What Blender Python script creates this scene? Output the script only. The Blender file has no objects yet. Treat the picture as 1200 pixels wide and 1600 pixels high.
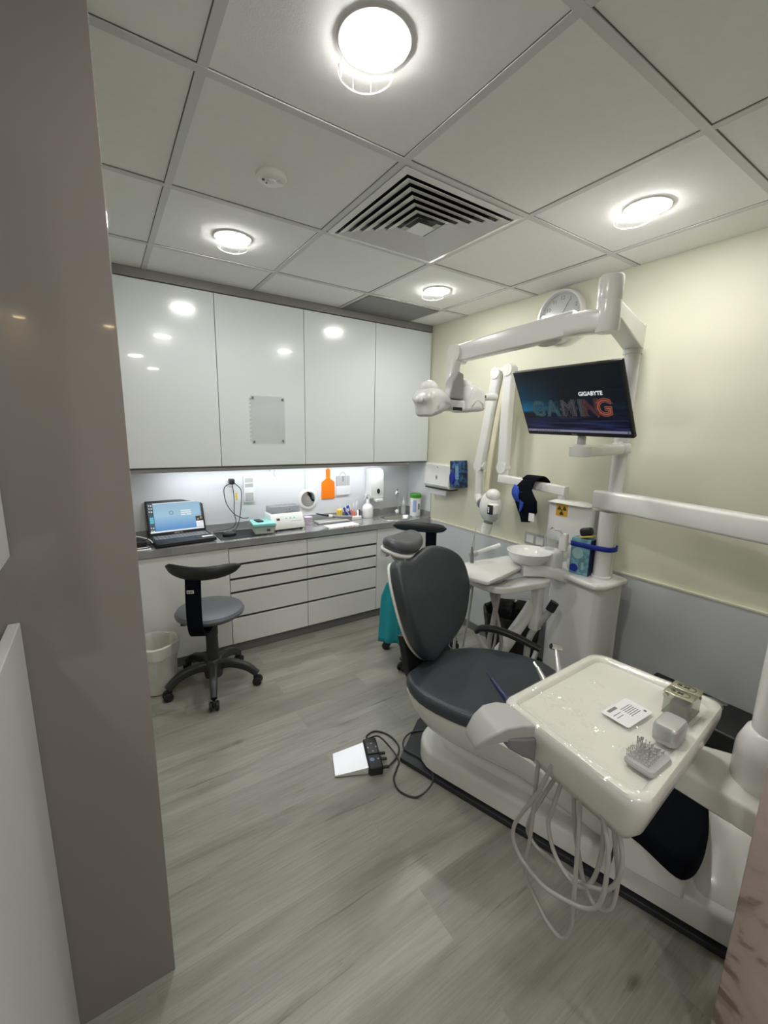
import bpy, bmesh, math, random
from mathutils import Vector, Matrix
random.seed(7)
PI = math.pi
SC = bpy.context.scene
COL = SC.collection
H = 2.355            # ceiling height
XR = 2.32            # right wall
YB = 3.09            # back wall (splashback face)
XL = -0.62           # left wall of the surgery
YP = 1.095           # face of the glossy partition beside the doorway

# ------------------------------------------------------------------ materials
def new_mat(name):
    m = bpy.data.materials.new(name); m.use_nodes = True
    nt = m.node_tree; b = nt.nodes['Principled BSDF']
    return m, nt, b
def mat(name, col, rough=0.5, metal=0.0, coat=0.0, var=0.03, scale=6.0, bump=0.0, bscale=80.0, spec=0.5, sheen=0.0, hard=False):
    m, nt, b = new_mat(name)
    N = nt.nodes; L = nt.links
    geo = N.new('ShaderNodeNewGeometry')
    nz = N.new('ShaderNodeTexNoise'); nz.inputs['Scale'].default_value = scale; nz.inputs['Detail'].default_value = 3
    L.new(geo.outputs['Position'], nz.inputs['Vector'])
    fac = nz.outputs['Fac']
    if hard:
        mr_ = N.new('ShaderNodeMapRange'); mr_.inputs['From Min'].default_value = 0.46; mr_.inputs['From Max'].default_value = 0.56; L.new(fac, mr_.inputs['Value']); fac = mr_.outputs['Result']
    mx = N.new('ShaderNodeMix'); mx.data_type = 'RGBA'
    mx.inputs['A'].default_value = (*[max(0, c*(1-var)) for c in col], 1)
    mx.inputs['B'].default_value = (*[min(1, c*(1+var)) for c in col], 1)
    L.new(fac, mx.inputs['Factor']); L.new(mx.outputs['Result'], b.inputs['Base Color'])
    b.inputs['Roughness'].default_value = rough; b.inputs['Metallic'].default_value = metal
    b.inputs['Coat Weight'].default_value = coat; b.inputs['Specular IOR Level'].default_value = spec
    b.inputs['Sheen Weight'].default_value = sheen
    if bump > 0:
        n2 = N.new('ShaderNodeTexNoise'); n2.inputs['Scale'].default_value = bscale; n2.inputs['Detail'].default_value = 4
        L.new(geo.outputs['Position'], n2.inputs['Vector'])
        bp = N.new('ShaderNodeBump'); bp.inputs['Strength'].default_value = bump; bp.inputs['Distance'].default_value = 0.003
        L.new(n2.outputs['Fac'], bp.inputs['Height']); L.new(bp.outputs['Normal'], b.inputs['Normal'])
    return m
def emit(name, col, strength):
    m, nt, b = new_mat(name)
    b.inputs['Base Color'].default_value = (0.02, 0.02, 0.02, 1)
    b.inputs['Emission Color'].default_value = (*col, 1); b.inputs['Emission Strength'].default_value = strength
    b.inputs['Roughness'].default_value = 0.3
    return m
def clear(name, col=(1, 1, 1), tr=0.85, rough=0.05, diffuse=0.0):
    """thin see-through plastic or glass: transparent + glossy (+ a little diffuse)"""
    m = bpy.data.materials.new(name); m.use_nodes = True; nt = m.node_tree; N = nt.nodes; L = nt.links
    for n in list(N): N.remove(n)
    out = N.new('ShaderNodeOutputMaterial')
    t = N.new('ShaderNodeBsdfTransparent'); t.inputs['Color'].default_value = (*col, 1)
    g = N.new('ShaderNodeBsdfGlossy'); g.inputs['Roughness'].default_value = rough; g.inputs['Color'].default_value = (1, 1, 1, 1)
    d = N.new('ShaderNodeBsdfDiffuse'); d.inputs['Color'].default_value = (0.85*col[0], 0.85*col[1], 0.85*col[2], 1)
    lwn = N.new('ShaderNodeLayerWeight'); lwn.inputs['Blend'].default_value = 0.35
    pw = N.new('ShaderNodeMath'); pw.operation = 'POWER'; pw.inputs[1].default_value = 3.0; L.new(lwn.outputs['Facing'], pw.inputs[0])
    lw = N.new('ShaderNodeMath'); lw.operation = 'MULTIPLY_ADD'; lw.inputs[1].default_value = 0.45; lw.inputs[2].default_value = 0.04; L.new(pw.outputs[0], lw.inputs[0])
    m1 = N.new('ShaderNodeMixShader'); m1.inputs[0].default_value = 1-tr
    L.new(t.outputs[0], m1.inputs[1]); L.new(d.outputs[0], m1.inputs[2])
    m2 = N.new('ShaderNodeMixShader'); L.new(lw.outputs[0], m2.inputs[0]); L.new(m1.outputs[0], m2.inputs[1]); L.new(g.outputs[0], m2.inputs[2])
    geo = N.new('ShaderNodeNewGeometry'); nz = N.new('ShaderNodeTexNoise'); nz.inputs['Scale'].default_value = 14; nz.inputs['Detail'].default_value = 3
    L.new(geo.outputs['Position'], nz.inputs['Vector'])
    bp = N.new('ShaderNodeBump'); bp.inputs['Strength'].default_value = diffuse; bp.inputs['Distance'].default_value = 0.02
    L.new(nz.outputs['Fac'], bp.inputs['Height'])
    if diffuse > 0: L.new(bp.outputs[0], g.inputs['Normal'])
    L.new(m2.outputs[0], out.inputs[0])
    return m

M = {}
M['cab'] = mat('glossy white cabinet lacquer', (0.72, 0.76, 0.76), 0.16, coat=0.6, var=0.015, scale=2)
M['cablow'] = mat('white drawer lacquer', (0.74, 0.75, 0.73), 0.22, var=0.015, scale=2)
M['carc'] = mat('grey brown carcass board', (0.22, 0.215, 0.205), 0.45, var=0.06, scale=10)
M['groove'] = mat('dark handle channel', (0.075, 0.075, 0.075), 0.4)
M['work'] = mat('grey laminate worktop', (0.27, 0.27, 0.27), 0.13, var=0.2, scale=9, coat=1.0, spec=0.8)
M['splash'] = mat('white splashback panel', (0.74, 0.75, 0.77), 0.2, var=0.02, coat=0.3)
M['ceil'] = mat('mineral fibre ceiling tile', (0.89, 0.89, 0.875), 0.95, var=0.03, scale=40, bump=0.12, bscale=260)
M['tbar'] = mat('painted ceiling grid bar', (0.66, 0.66, 0.65), 0.5)
M['gap'] = mat('dark tile gap shade and panel joint', (0.16, 0.16, 0.16), 0.9)
M['yellow'] = mat('pale yellow wall paint', (0.715, 0.705, 0.565), 0.55, var=0.02, scale=3, bump=0.15, bscale=120)
M['panel'] = mat('white wall protection panel', (0.62, 0.645, 0.655), 0.25, var=0.03, scale=4, coat=0.2)
M['skirt'] = mat('grey skirting', (0.17, 0.17, 0.165), 0.5)
M['taupe'] = mat('glossy taupe laminate', (0.27, 0.245, 0.225), 0.10, coat=0.5, var=0.05, scale=3)
M['offwhite'] = mat('off white laminate', (0.56, 0.56, 0.54), 0.45, var=0.04, scale=5)
M['corr'] = mat('corridor wall paint', (0.60, 0.575, 0.54), 0.7)
M['plastic'] = mat('white moulded plastic', (0.78, 0.78, 0.755), 0.24, coat=0.3, var=0.01, scale=5)
M['plastic2'] = mat('warm white tray plastic', (0.74, 0.73, 0.68), 0.25, coat=0.4, var=0.015, scale=5)
M['metalwhite'] = mat('white enamelled metal', (0.75, 0.75, 0.74), 0.2, coat=0.3, var=0.01)
M['cream'] = mat('cream plastic', (0.78, 0.74, 0.55), 0.5)
M['greyp'] = mat('light grey plastic', (0.42, 0.42, 0.41), 0.35, var=0.03)
M['greyd'] = mat('mid grey plastic', (0.2, 0.2, 0.2), 0.4, var=0.03)
M['hose'] = mat('grey rubber hose', (0.40, 0.39, 0.37), 0.45, var=0.05)
M['uphol'] = mat('slate grey upholstery', (0.040, 0.047, 0.057), 0.42, var=0.12, scale=7, bump=0.25, bscale=160)
M['head'] = mat('grey headrest upholstery', (0.085, 0.09, 0.102), 0.33, var=0.25, scale=9, bump=0.2, bscale=60)
M['stoolseat'] = mat('grey stool vinyl', (0.105, 0.11, 0.125), 0.36, var=0.08, bump=0.15, bscale=90)
M['black'] = mat('black plastic', (0.010, 0.011, 0.013), 0.45, var=0.1)
M['blackcloth'] = mat('black fabric', (0.004, 0.005, 0.009), 0.9, var=0.2, spec=0.1)
M['stoolblack'] = mat('charcoal nylon', (0.028, 0.029, 0.030), 0.42, var=0.1)
M['linen'] = mat('black bin liner', (0.008, 0.008, 0.009), 0.25, bump=0.9, bscale=30)
M['blue'] = mat('blue strap fabric', (0.008, 0.022, 0.30), 0.7, var=0.12)
M['bluec'] = mat('blue fabric panel', (0.02, 0.065, 0.42), 0.8, var=0.15)
M['navy'] = mat('navy plastic', (0.008, 0.014, 0.075), 0.4)
M['steel'] = mat('brushed steel', (0.62, 0.62, 0.61), 0.28, metal=1.0, var=0.05, scale=30)
M['satin'] = mat('satin aluminium', (0.80, 0.80, 0.80), 0.33, metal=0.75, var=0.04)
M['chrome'] = mat('polished chrome', (0.75, 0.75, 0.76), 0.07, metal=1.0, var=0.02)
M['tin'] = mat('engraved box metal', (0.50, 0.49, 0.40), 0.25, metal=1.0, var=0.06, scale=40)
M['turq'] = mat('turquoise plastic sheet', (0.012, 0.30, 0.36), 0.4, var=0.15, scale=8, bump=0.4, bscale=12)
M['mint'] = mat('mint green plastic', (0.24, 0.60, 0.55), 0.3, var=0.05)
M['paper'] = mat('white paper', (0.76, 0.76, 0.76), 0.8)
M['ink'] = mat('dark print', (0.05, 0.05, 0.05), 0.7)
M['orange'] = mat('orange acrylic', (0.85, 0.20, 0.01), 0.25)
M['yel'] = mat('yellow plastic', (0.75, 0.55, 0.10), 0.4)
M['amber'] = mat('amber sign yellow', (0.78, 0.42, 0.03), 0.4)
M['green'] = mat('green lid', (0.06, 0.30, 0.03), 0.4)
M['pink'] = mat('lilac plastic', (0.55, 0.48, 0.55), 0.5)
M['red'] = mat('coral plastic', (0.65, 0.13, 0.06), 0.45)
M['glovebox'] = mat('teal printed carton', (0.15, 0.34, 0.41), 0.5, var=0.22, scale=30, hard=True)
M['glovelite'] = mat('pale teal print', (0.33, 0.50, 0.52), 0.5, var=0.2, scale=30)
M['bluebox'] = mat('dark blue printed carton', (0.025, 0.075, 0.19), 0.45, var=0.75, scale=32, hard=True)
M['binw'] = mat('cream bin plastic', (0.62, 0.61, 0.53), 0.5)
M['clockface'] = mat('clock face white', (0.70, 0.70, 0.69), 0.25, coat=0.5)
M['mirror'] = mat('mirror', (0.85, 0.85, 0.85), 0.03, metal=1.0)
M['glass'] = clear('clear plastic', (0.97, 0.98, 0.98), 0.9)
M['glassg'] = clear('green tinted glass', (0.80, 0.84, 0.78), 0.72)
M['smoke'] = clear('smoky lid', (0.62, 0.63, 0.64), 0.8)
M['film'] = clear('clinging plastic film', (0.99, 0.99, 0.97), 0.93, 0.06, diffuse=1.0)
M['liner'] = clear('milky bin liner', (0.98, 0.98, 0.94), 0.30, 0.35)
M['pocket'] = clear('clear plastic pocket', (0.96, 0.97, 0.97), 0.95, 0.1, diffuse=0.3)
M['lamp'] = emit('lit lamp diffuser', (1.0, 0.985, 0.955), 150)
M['led'] = emit('under cabinet light strip', (0.90, 0.95, 1.0), 34)
M['warm'] = emit('warm corridor lamp', (1.0, 0.72, 0.42), 40)
M['disc'] = clear('pale clear disc', (1.0, 1.0, 1.0), 0.995, 0.05)
M['discrim'] = clear('pale disc rim', (1, 1, 1), 0.90, 0.3)
M['matt_lens'] = clear('lamp head shell', (0.92, 0.92, 0.92), 0.35, 0.1)

def floor_mat():
    m, nt, b = new_mat('grey oak vinyl planks'); N = nt.nodes; L = nt.links
    geo = N.new('ShaderNodeNewGeometry')
    br = N.new('ShaderNodeTexBrick'); br.offset = 0.37; br.offset_frequency = 2; br.squash = 1
    br.inputs['Scale'].default_value = 1; br.inputs['Brick Width'].default_value = 1.22; br.inputs['Row Height'].default_value = 0.18
    br.inputs['Mortar Size'].default_value = 0.0012; br.inputs['Mortar Smooth'].default_value = 0.2; br.inputs['Bias'].default_value = 0
    br.inputs['Color1'].default_value = (0, 0, 0, 1); br.inputs['Color2'].default_value = (1, 1, 1, 1); br.inputs['Mortar'].default_value = (0.5, 0.5, 0.5, 1)
    L.new(geo.outputs['Position'], br.inputs['Vector'])
    # shift the grain per plank
    mul = N.new('ShaderNodeVectorMath'); mul.operation = 'MULTIPLY'; mul.inputs[1].default_value = (0.9, 5.5, 1)
    add = N.new('ShaderNodeVectorMath'); add.operation = 'ADD'
    sc = N.new('ShaderNodeVectorMath'); sc.operation = 'SCALE'; sc.inputs['Scale'].default_value = 7.3
    L.new(geo.outputs['Position'], mul.inputs[0]); L.new(br.outputs['Color'], sc.inputs[0])
    L.new(mul.outputs[0], add.inputs[0]); L.new(sc.outputs[0], add.inputs[1])
    n1 = N.new('ShaderNodeTexNoise'); n1.inputs['Scale'].default_value = 1.6; n1.inputs['Detail'].default_value = 8; n1.inputs['Roughness'].default_value = 0.62; n1.inputs['Distortion'].default_value = 0.6
    L.new(add.outputs[0], n1.inputs['Vector'])
    mul2 = N.new('ShaderNodeVectorMath'); mul2.operation = 'MULTIPLY'; mul2.inputs[1].default_value = (1.0, 6.0, 1)
    L.new(add.outputs[0], mul2.inputs[0])
    n2 = N.new('ShaderNodeTexNoise'); n2.inputs['Scale'].default_value = 5; n2.inputs['Detail'].default_value = 6
    L.new(mul2.outputs[0], n2.inputs['Vector'])
    cr = N.new('ShaderNodeValToRGB'); e = cr.color_ramp.elements
    e[0].position = 0.25; e[0].color = (0.205, 0.198, 0.168, 1); e[1].position = 0.70; e[1].color = (0.355, 0.352, 0.305, 1)
    q = e.new(0.47); q.color = (0.285, 0.28, 0.240, 1)
    L.new(n1.outputs['Fac'], cr.inputs['Fac'])
    m1 = N.new('ShaderNodeMix'); m1.data_type = 'RGBA'; m1.blend_type = 'MULTIPLY'; m1.inputs['Factor'].default_value = 0.38
    cr2 = N.new('ShaderNodeValToRGB'); cr2.color_ramp.elements[0].position = 0.3; cr2.color_ramp.elements[0].color = (0.60, 0.60, 0.59, 1); cr2.color_ramp.elements[1].position = 0.58
    L.new(n2.outputs['Fac'], cr2.inputs['Fac'])
    L.new(cr.outputs['Color'], m1.inputs['A']); L.new(cr2.outputs['Color'], m1.inputs['B'])
    # knots
    vo = N.new('ShaderNodeTexVoronoi'); vo.inputs['Scale'].default_value = 1.7
    mulk = N.new('ShaderNodeVectorMath'); mulk.operation = 'MULTIPLY'; mulk.inputs[1].default_value = (1.0, 1.8, 1)
    L.new(geo.outputs['Position'], mulk.inputs[0]); L.new(mulk.outputs[0], vo.inputs['Vector'])
    crk = N.new('ShaderNodeValToRGB'); crk.color_ramp.elements[0].position = 0.02; crk.color_ramp.elements[0].color = (0.45, 0.43, 0.40, 1); crk.color_ramp.elements[1].position = 0.07; crk.color_ramp.elements[1].color = (1, 1, 1, 1)
    L.new(vo.outputs['Distance'], crk.inputs['Fac'])
    m2 = N.new('ShaderNodeMix'); m2.data_type = 'RGBA'; m2.blend_type = 'MULTIPLY'; m2.inputs['Factor'].default_value = 0.8
    L.new(m1.outputs['Result'], m2.inputs['A']); L.new(crk.outputs['Color'], m2.inputs['B'])
    # sparse dark cracks along the grain
    mulc = N.new('ShaderNodeVectorMath'); mulc.operation = 'MULTIPLY'; mulc.inputs[1].default_value = (1.3, 3.2, 1); L.new(add.outputs[0], mulc.inputs[0])
    nc = N.new('ShaderNodeTexNoise'); nc.inputs['Scale'].default_value = 1.5; nc.inputs['Detail'].default_value = 5; nc.inputs['Roughness'].default_value = 0.7; nc.inputs['Distortion'].default_value = 0.4
    L.new(mulc.outputs[0], nc.inputs['Vector'])
    crc = N.new('ShaderNodeValToRGB'); crc.color_ramp.elements[0].position = 0.60; crc.color_ramp.elements[0].color = (1, 1, 1, 1); crc.color_ramp.elements[1].position = 0.72; crc.color_ramp.elements[1].color = (0.5, 0.48, 0.45, 1)
    L.new(nc.outputs['Fac'], crc.inputs['Fac'])
    mc = N.new('ShaderNodeMix'); mc.data_type = 'RGBA'; mc.blend_type = 'MULTIPLY'; mc.inputs['Factor'].default_value = 1.0
    L.new(m2.outputs['Result'], mc.inputs['A']); L.new(crc.outputs['Color'], mc.inputs['B']); m2 = mc
    # plank tone
    m3 = N.new('ShaderNodeMix'); m3.data_type = 'RGBA'; m3.blend_type = 'MULTIPLY'; m3.inputs['Factor'].default_value = 1
    mr = N.new('ShaderNodeMapRange'); mr.inputs['To Min'].default_value = 0.90; mr.inputs['To Max'].default_value = 1.10
    L.new(br.outputs['Color'], mr.inputs['Value']); L.new(m2.outputs['Result'], m3.inputs['A']); L.new(mr.outputs['Result'], m3.inputs['B'])
    L.new(m3.outputs['Result'], b.inputs['Base Color'])
    b.inputs['Roughness'].default_value = 0.36
    bp = N.new('ShaderNodeBump'); bp.inputs['Strength'].default_value = 0.15; bp.inputs['Distance'].default_value = 0.002
    L.new(n2.outputs['Fac'], bp.inputs['Height']); L.new(bp.outputs['Normal'], b.inputs['Normal'])
    return m
M['floor'] = floor_mat()
def marble_mat():
    m, nt, b = new_mat('pink veined marble'); N = nt.nodes; L = nt.links
    geo = N.new('ShaderNodeNewGeometry')
    n1 = N.new('ShaderNodeTexNoise'); n1.inputs['Scale'].default_value = 6.5; n1.inputs['Detail'].default_value = 7; n1.inputs['Distortion'].default_value = 1.6
    L.new(geo.outputs['Position'], n1.inputs['Vector'])
    cr = N.new('ShaderNodeValToRGB'); e = cr.color_ramp.elements
    e[0].position = 0.36; e[0].color = (0.20, 0.15, 0.135, 1); e[1].position = 0.62; e[1].color = (0.48, 0.385, 0.345, 1)
    q = e.new(0.44); q.color = (0.42, 0.335, 0.30, 1)
    L.new(n1.outputs['Fac'], cr.inputs['Fac']); L.new(cr.outputs['Color'], b.inputs['Base Color'])
    b.inputs['Roughness'].default_value = 0.25
    return m
M['marble'] = marble_mat()
def backdrop_mat():
    """screen picture: dark blue-black with a cyan glow low on the left and a purple floor"""
    m, nt, b = new_mat('monitor picture'); N = nt.nodes; L = nt.links
    tc = N.new('ShaderNodeTexCoord'); sp = N.new('ShaderNodeSeparateXYZ'); L.new(tc.outputs['UV'], sp.inputs[0])
    cx = N.new('ShaderNodeValToRGB'); e = cx.color_ramp.elements; e[0].position = 0; e[0].color = (0.0, 0.10, 0.22, 1); e[1].position = 0.45; e[1].color = (0.0, 0.004, 0.012, 1)
    q = e.new(0.15); q.color = (0.0, 0.06, 0.12, 1)
    L.new(sp.outputs[0], cx.inputs[0])
    cy = N.new('ShaderNodeValToRGB'); e = cy.color_ramp.elements; e[0].position = 0.33; e[0].color = (0, 0, 0, 1); e[1].position = 0.95; e[1].color = (0.03, 0.03, 0.03, 1)
    q = e.new(0.37); q.color = (1, 1, 1, 1); q = e.new(0.55); q.color = (0.28, 0.28, 0.28, 1)
    L.new(sp.outputs[1], cy.inputs[0])
    mm = N.new('ShaderNodeMix'); mm.data_type = 'RGBA'; mm.blend_type = 'MULTIPLY'; mm.inputs['Factor'].default_value = 1
    L.new(cx.outputs[0], mm.inputs['A']); L.new(cy.outputs[0], mm.inputs['B'])
    fl = N.new('ShaderNodeValToRGB'); e = fl.color_ramp.elements; e[0].position = 0.05; e[0].color = (0.006, 0.008, 0.035, 1); e[1].position = 0.36; e[1].color = (0.0, 0.001, 0.003, 1)
    L.new(sp.outputs[1], fl.inputs[0])
    nz = N.new('ShaderNodeTexNoise'); nz.inputs['Scale'].default_value = 5
    mp = N.new('ShaderNodeMapping'); mp.inputs['Scale'].default_value = (0.6, 7, 1); mp.inputs['Rotation'].default_value = (0, 0, -0.3)
    L.new(tc.outputs['UV'], mp.inputs[0]); L.new(mp.outputs[0], nz.inputs['Vector'])
    m4 = N.new('ShaderNodeMix'); m4.data_type = 'RGBA'; m4.blend_type = 'MULTIPLY'; m4.inputs['Factor'].default_value = 1
    crn = N.new('ShaderNodeValToRGB'); crn.color_ramp.elements[0].position = 0.42; crn.color_ramp.elements[0].color = (0.1, 0.1, 0.1, 1); crn.color_ramp.elements[1].position = 0.66; crn.color_ramp.elements[1].color = (2.6, 2.6, 2.6, 1)
    L.new(nz.outputs['Fac'], crn.inputs[0]); L.new(fl.outputs[0], m4.inputs['A']); L.new(crn.outputs[0], m4.inputs['B'])
    ad = N.new('ShaderNodeMix'); ad.data_type = 'RGBA'; ad.blend_type = 'ADD'; ad.inputs['Factor'].default_value = 1
    L.new(mm.outputs['Result'], ad.inputs['A']); L.new(m4.outputs['Result'], ad.inputs['B'])
    b.inputs['Base Color'].default_value = (0.004, 0.004, 0.005, 1); b.inputs['Roughness'].default_value = 0.35
    L.new(ad.outputs['Result'], b.inputs['Emission Color']); b.inputs['Emission Strength'].default_value = 1.0
    return m
M['screenpic'] = backdrop_mat()
def laptop_mat():
    m, nt, b = new_mat('laptop picture'); N = nt.nodes; L = nt.links
    tc = N.new('ShaderNodeTexCoord'); sp = N.new('ShaderNodeSeparateXYZ'); L.new(tc.outputs['UV'], sp.inputs[0])
    cy = N.new('ShaderNodeValToRGB'); e = cy.color_ramp.elements; e[0].position = 0.05; e[0].color = (0.10, 0.30, 0.62, 1); e[1].position = 0.95; e[1].color = (0.30, 0.50, 0.66, 1)
    q = e.new(0.55); q.color = (0.36, 0.58, 0.74, 1)
    L.new(sp.outputs[1], cy.inputs[0])
    b.inputs['Base Color'].default_value = (0.01, 0.01, 0.01, 1)
    L.new(cy.outputs[0], b.inputs['Emission Color']); b.inputs['Emission Strength'].default_value = 0.8
    return m
M['laptoppic'] = laptop_mat()
M['e_white'] = emit('screen white', (0.85, 0.88, 0.92), 0.8)
M['e_lilac'] = emit('screen taskbar', (0.20, 0.19, 0.27), 0.8)
M['e_teal'] = emit('screen teal letter', (0.004, 0.022, 0.028), 1)
M['e_teal2'] = emit('screen pale teal lines', (0.03, 0.075, 0.085), 0.9)
M['e_grey'] = emit('screen grey lines', (0.06, 0.055, 0.065), 0.9)
M['e_dark'] = emit('screen dark shape', (0.012, 0.013, 0.018), 1)
M['e_red'] = emit('screen dark red', (0.07, 0.008, 0.006), 0.9)
M['e_or'] = emit('screen orange', (0.26, 0.075, 0.045), 0.9)
M['e_desk'] = emit('screen desktop slate', (0.03, 0.06, 0.08), 1)
M['e_cyan'] = emit('screen icon cyan', (0.10, 0.50, 0.62), 0.8)
M['e_tan'] = emit('screen tan', (0.4, 0.3, 0.14), 0.8)

# ------------------------------------------------------------------ mesh tools
WM = {}   # recorded world matrices of roots
def rotz(a): return Matrix.Rotation(a, 4, 'Z')
def T(x, y, z): return Matrix.Translation((x, y, z))
class MB:
    def __init__(s, F=None):
        s.bm = bmesh.new(); s.F = F if F is not None else Matrix.Identity(4)
    def _v(s, p): return s.bm.verts.new(s.F @ Vector(p))
    def face(s, vs):
        try: return s.bm.faces.new(vs)
        except ValueError: return None
    def add(s, pts, faces):
        vs = [s._v(p) for p in pts]
        for f in faces: s.face([vs[i] for i in f])
        return s
    def box(s, x0, x1, y0, y1, z0, z1, R=None):
        P = [(x, y, z) for z in (z0, z1) for y in (y0, y1) for x in (x0, x1)]
        if R is not None: P = [R @ Vector(p) for p in P]
        return s.add(P, [(0, 2, 3, 1), (4, 5, 7, 6), (0, 1, 5, 4), (2, 6, 7, 3), (0, 4, 6, 2), (1, 3, 7, 5)])
    def rbox(s, x0, x1, y0, y1, z0, z1, r=0.01, R=None, seg=3):
        b = bmesh.new()
        P = [(x, y, z) for z in (z0, z1) for y in (y0, y1) for x in (x0, x1)]
        v = [b.verts.new(p) for p in P]
        for f in [(0, 2, 3, 1), (4, 5, 7, 6), (0, 1, 5, 4), (2, 6, 7, 3), (0, 4, 6, 2), (1, 3, 7, 5)]: b.faces.new([v[i] for i in f])
        bmesh.ops.bevel(b, geom=list(b.edges), offset=r, segments=seg, profile=0.5, affect='EDGES')
        b.verts.index_update()
        pts = [(R @ q.co) if R is not None else q.co.copy() for q in b.verts]
        fs = [[q.index for q in f.verts] for f in b.faces]
        b.free(); return s.add(pts, fs)
    def loft(s, rings, cap0=True, cap1=True, closed=True):
        R = [[s._v(p) for p in r] for r in rings]; n = len(R[0])
        for a, b in zip(R[:-1], R[1:]):
            for i in range(n if closed else n-1):
                j = (i+1) % n; s.face([a[i], a[j], b[j], b[i]])
        if cap0: s.face(list(reversed(R[0])))
        if cap1: s.face(R[-1])
        return s
    def cyl(s, p0, p1, r0, r1=None, n=24, caps=True):
        r1 = r0 if r1 is None else r1
        p0 = Vector(p0); p1 = Vector(p1); d = (p1-p0).normalized()
        a = d.orthogonal().normalized(); b = d.cross(a)
        ring = lambda c, r: [c+a*(r*math.cos(2*PI*i/n))+b*(r*math.sin(2*PI*i/n)) for i in range(n)]
        return s.loft([ring(p0, r0), ring(p1, r1)], caps, caps)
    def lathe(s, prof, c=(0, 0, 0), axis=(0, 0, 1), n=32, caps=True, sx=1, sy=1):
        c = Vector(c); d = Vector(axis).normalized()
        q = Vector((0, 0, 1)).rotation_difference(d)
        rings = [[c+q @ Vector((r*math.cos(2*PI*i/n)*sx, r*math.sin(2*PI*i/n)*sy, z)) for i in range(n)] for r, z in prof]
        return s.loft(rings, caps, caps)
    def ellip(s, c, rx, ry, rz, n=24, m=12, R=None):
        rings = []
        for k in range(1, m):
            t = -PI/2+PI*k/m
            rings.append([Vector((rx*math.cos(t)*math.cos(2*PI*i/n), ry*math.cos(t)*math.sin(2*PI*i/n), rz*math.sin(t))) for i in range(n)])
        rings = [[Vector(c)+((R @ p) if R is not None else p) for p in r] for r in rings]
        return s.loft(rings)
    def tube(s, pts, r, n=12, sub=6, rads=None):
        """smooth tube through points (Catmull-Rom)"""
        P = [Vector(p) for p in pts]; R = rads or [r]*len(P)
        Q = []; RR = []
        if sub > 1 and len(P) > 2:
            E = [P[0]*2-P[1]]+P+[P[-1]*2-P[-2]]
            for i in range(len(P)-1):
                a, b, c, d = E[i:i+4]
                for k in range(sub):
                    t = k/sub
                    Q.append(0.5*((2*b)+(c-a)*t+(2*a-5*b+4*c-d)*t*t+(3*b-a-3*c+d)*t**3)); RR.append(R[i]*(1-t)+R[i+1]*t)
            Q.append(P[-1]); RR.append(R[-1])
        else: Q = P; RR = R
        up = None; rings = []
        for i, p in enumerate(Q):
            d = (Q[min(i+1, len(Q)-1)]-Q[max(i-1, 0)]).normalized()
            if up is None: up = d.orthogonal().normalized()
            up = (up-d*up.dot(d)).normalized(); w = d.cross(up)
            rings.append([p+up*(RR[i]*math.cos(2*PI*j/n))+w*(RR[i]*math.sin(2*PI*j/n)) for j in range(n)])
        return s.loft(rings)
    def sweep(s, pts, w, h, sub=6, r=0.25, scale=None, upv=(0, 0, 1)):
        """rounded-rectangle section swept along points; h measured along upv"""
        P = [Vector(p) for p in pts]; Q = []; S = []
        SCL = scale or [1]*len(P)
        E = [P[0]*2-P[1]]+P+[P[-1]*2-P[-2]]
        for i in range(len(P)-1):
            a, b, c, d = E[i:i+4]
            for k in range(sub):
                t = k/sub; Q.append(0.5*((2*b)+(c-a)*t+(2*a-5*b+4*c-d)*t*t+(3*b-a-3*c+d)*t**3)); S.append(SCL[i]*(1-t)+SCL[i+1]*t)
        Q.append(P[-1]); S.append(SCL[-1])
        sec = rrect(w, h, min(w, h)*r, 4); rings = []
        for i, p in enumerate(Q):
            d = (Q[min(i+1, len(Q)-1)]-Q[max(i-1, 0)]).normalized()
            u = Vector(upv); u = (u-d*u.dot(d)).normalized(); sd = d.cross(u)
            rings.append([p+sd*(x*S[i])+u*(y*S[i]) for x, y in sec])
        return s.loft(rings)
    def prism(s, poly, z0, z1):
        return s.loft([[(x, y, z0) for x, y in poly], [(x, y, z1) for x, y in poly]])
    def pad(s, poly, z0, z1, r, f=None, inner=6, seg=4, bot=True):
        """cushion with a rounded rim: closed outline poly, from z0 to z1, f(x,y)->dz added to every point"""
        cx = sum(p[0] for p in poly)/len(poly); cy = sum(p[1] for p in poly)/len(poly)
        def ins(d):
            out = []
            n = len(poly)
            for i in range(n):
                a = Vector(poly[i-1]); b = Vector(poly[i]); c = Vector(poly[(i+1) % n])
                t = (c-a).normalized(); nn = Vector((-t.y, t.x))
                if nn.dot(Vector((cx, cy))-b) < 0: nn = -nn
                out.append(b+nn*d)
            return out
        f = f or (lambda x, y: 0.0)
        rings = []
        R = lambda poly2, z: [(p[0], p[1], z+f(p[0], p[1])) for p in poly2]
        rb = min(r, (z1-z0)/2)
        for k in range(inner, 0, -1):
            t = k/inner; base = ins(rb); rings.append(R([(cx+(p[0]-cx)*(1-t)*0.999+0, cy+(p[1]-cy)*(1-t)) if k == inner else (cx+(p[0]-cx)*(1-t), cy+(p[1]-cy)*(1-t)) for p in base], z0)) if bot and k < inner else None
        for k in range(seg+1):
            a = PI/2*k/seg; rings.append(R(ins(rb*(1-math.sin(a))), z0+rb*(1-math.cos(a))))
        for k in range(seg+1):
            a = PI/2*k/seg; rings.append(R(ins(rb*(1-math.cos(a))), z1-rb+rb*math.sin(a)))
        base = ins(rb)
        for k in range(1, inner):
            t = k/inner; rings.append(R([(cx+(p[0]-cx)*(1-t), cy+(p[1]-cy)*(1-t)) for p in base], z1))
        return s.loft(rings)
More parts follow.
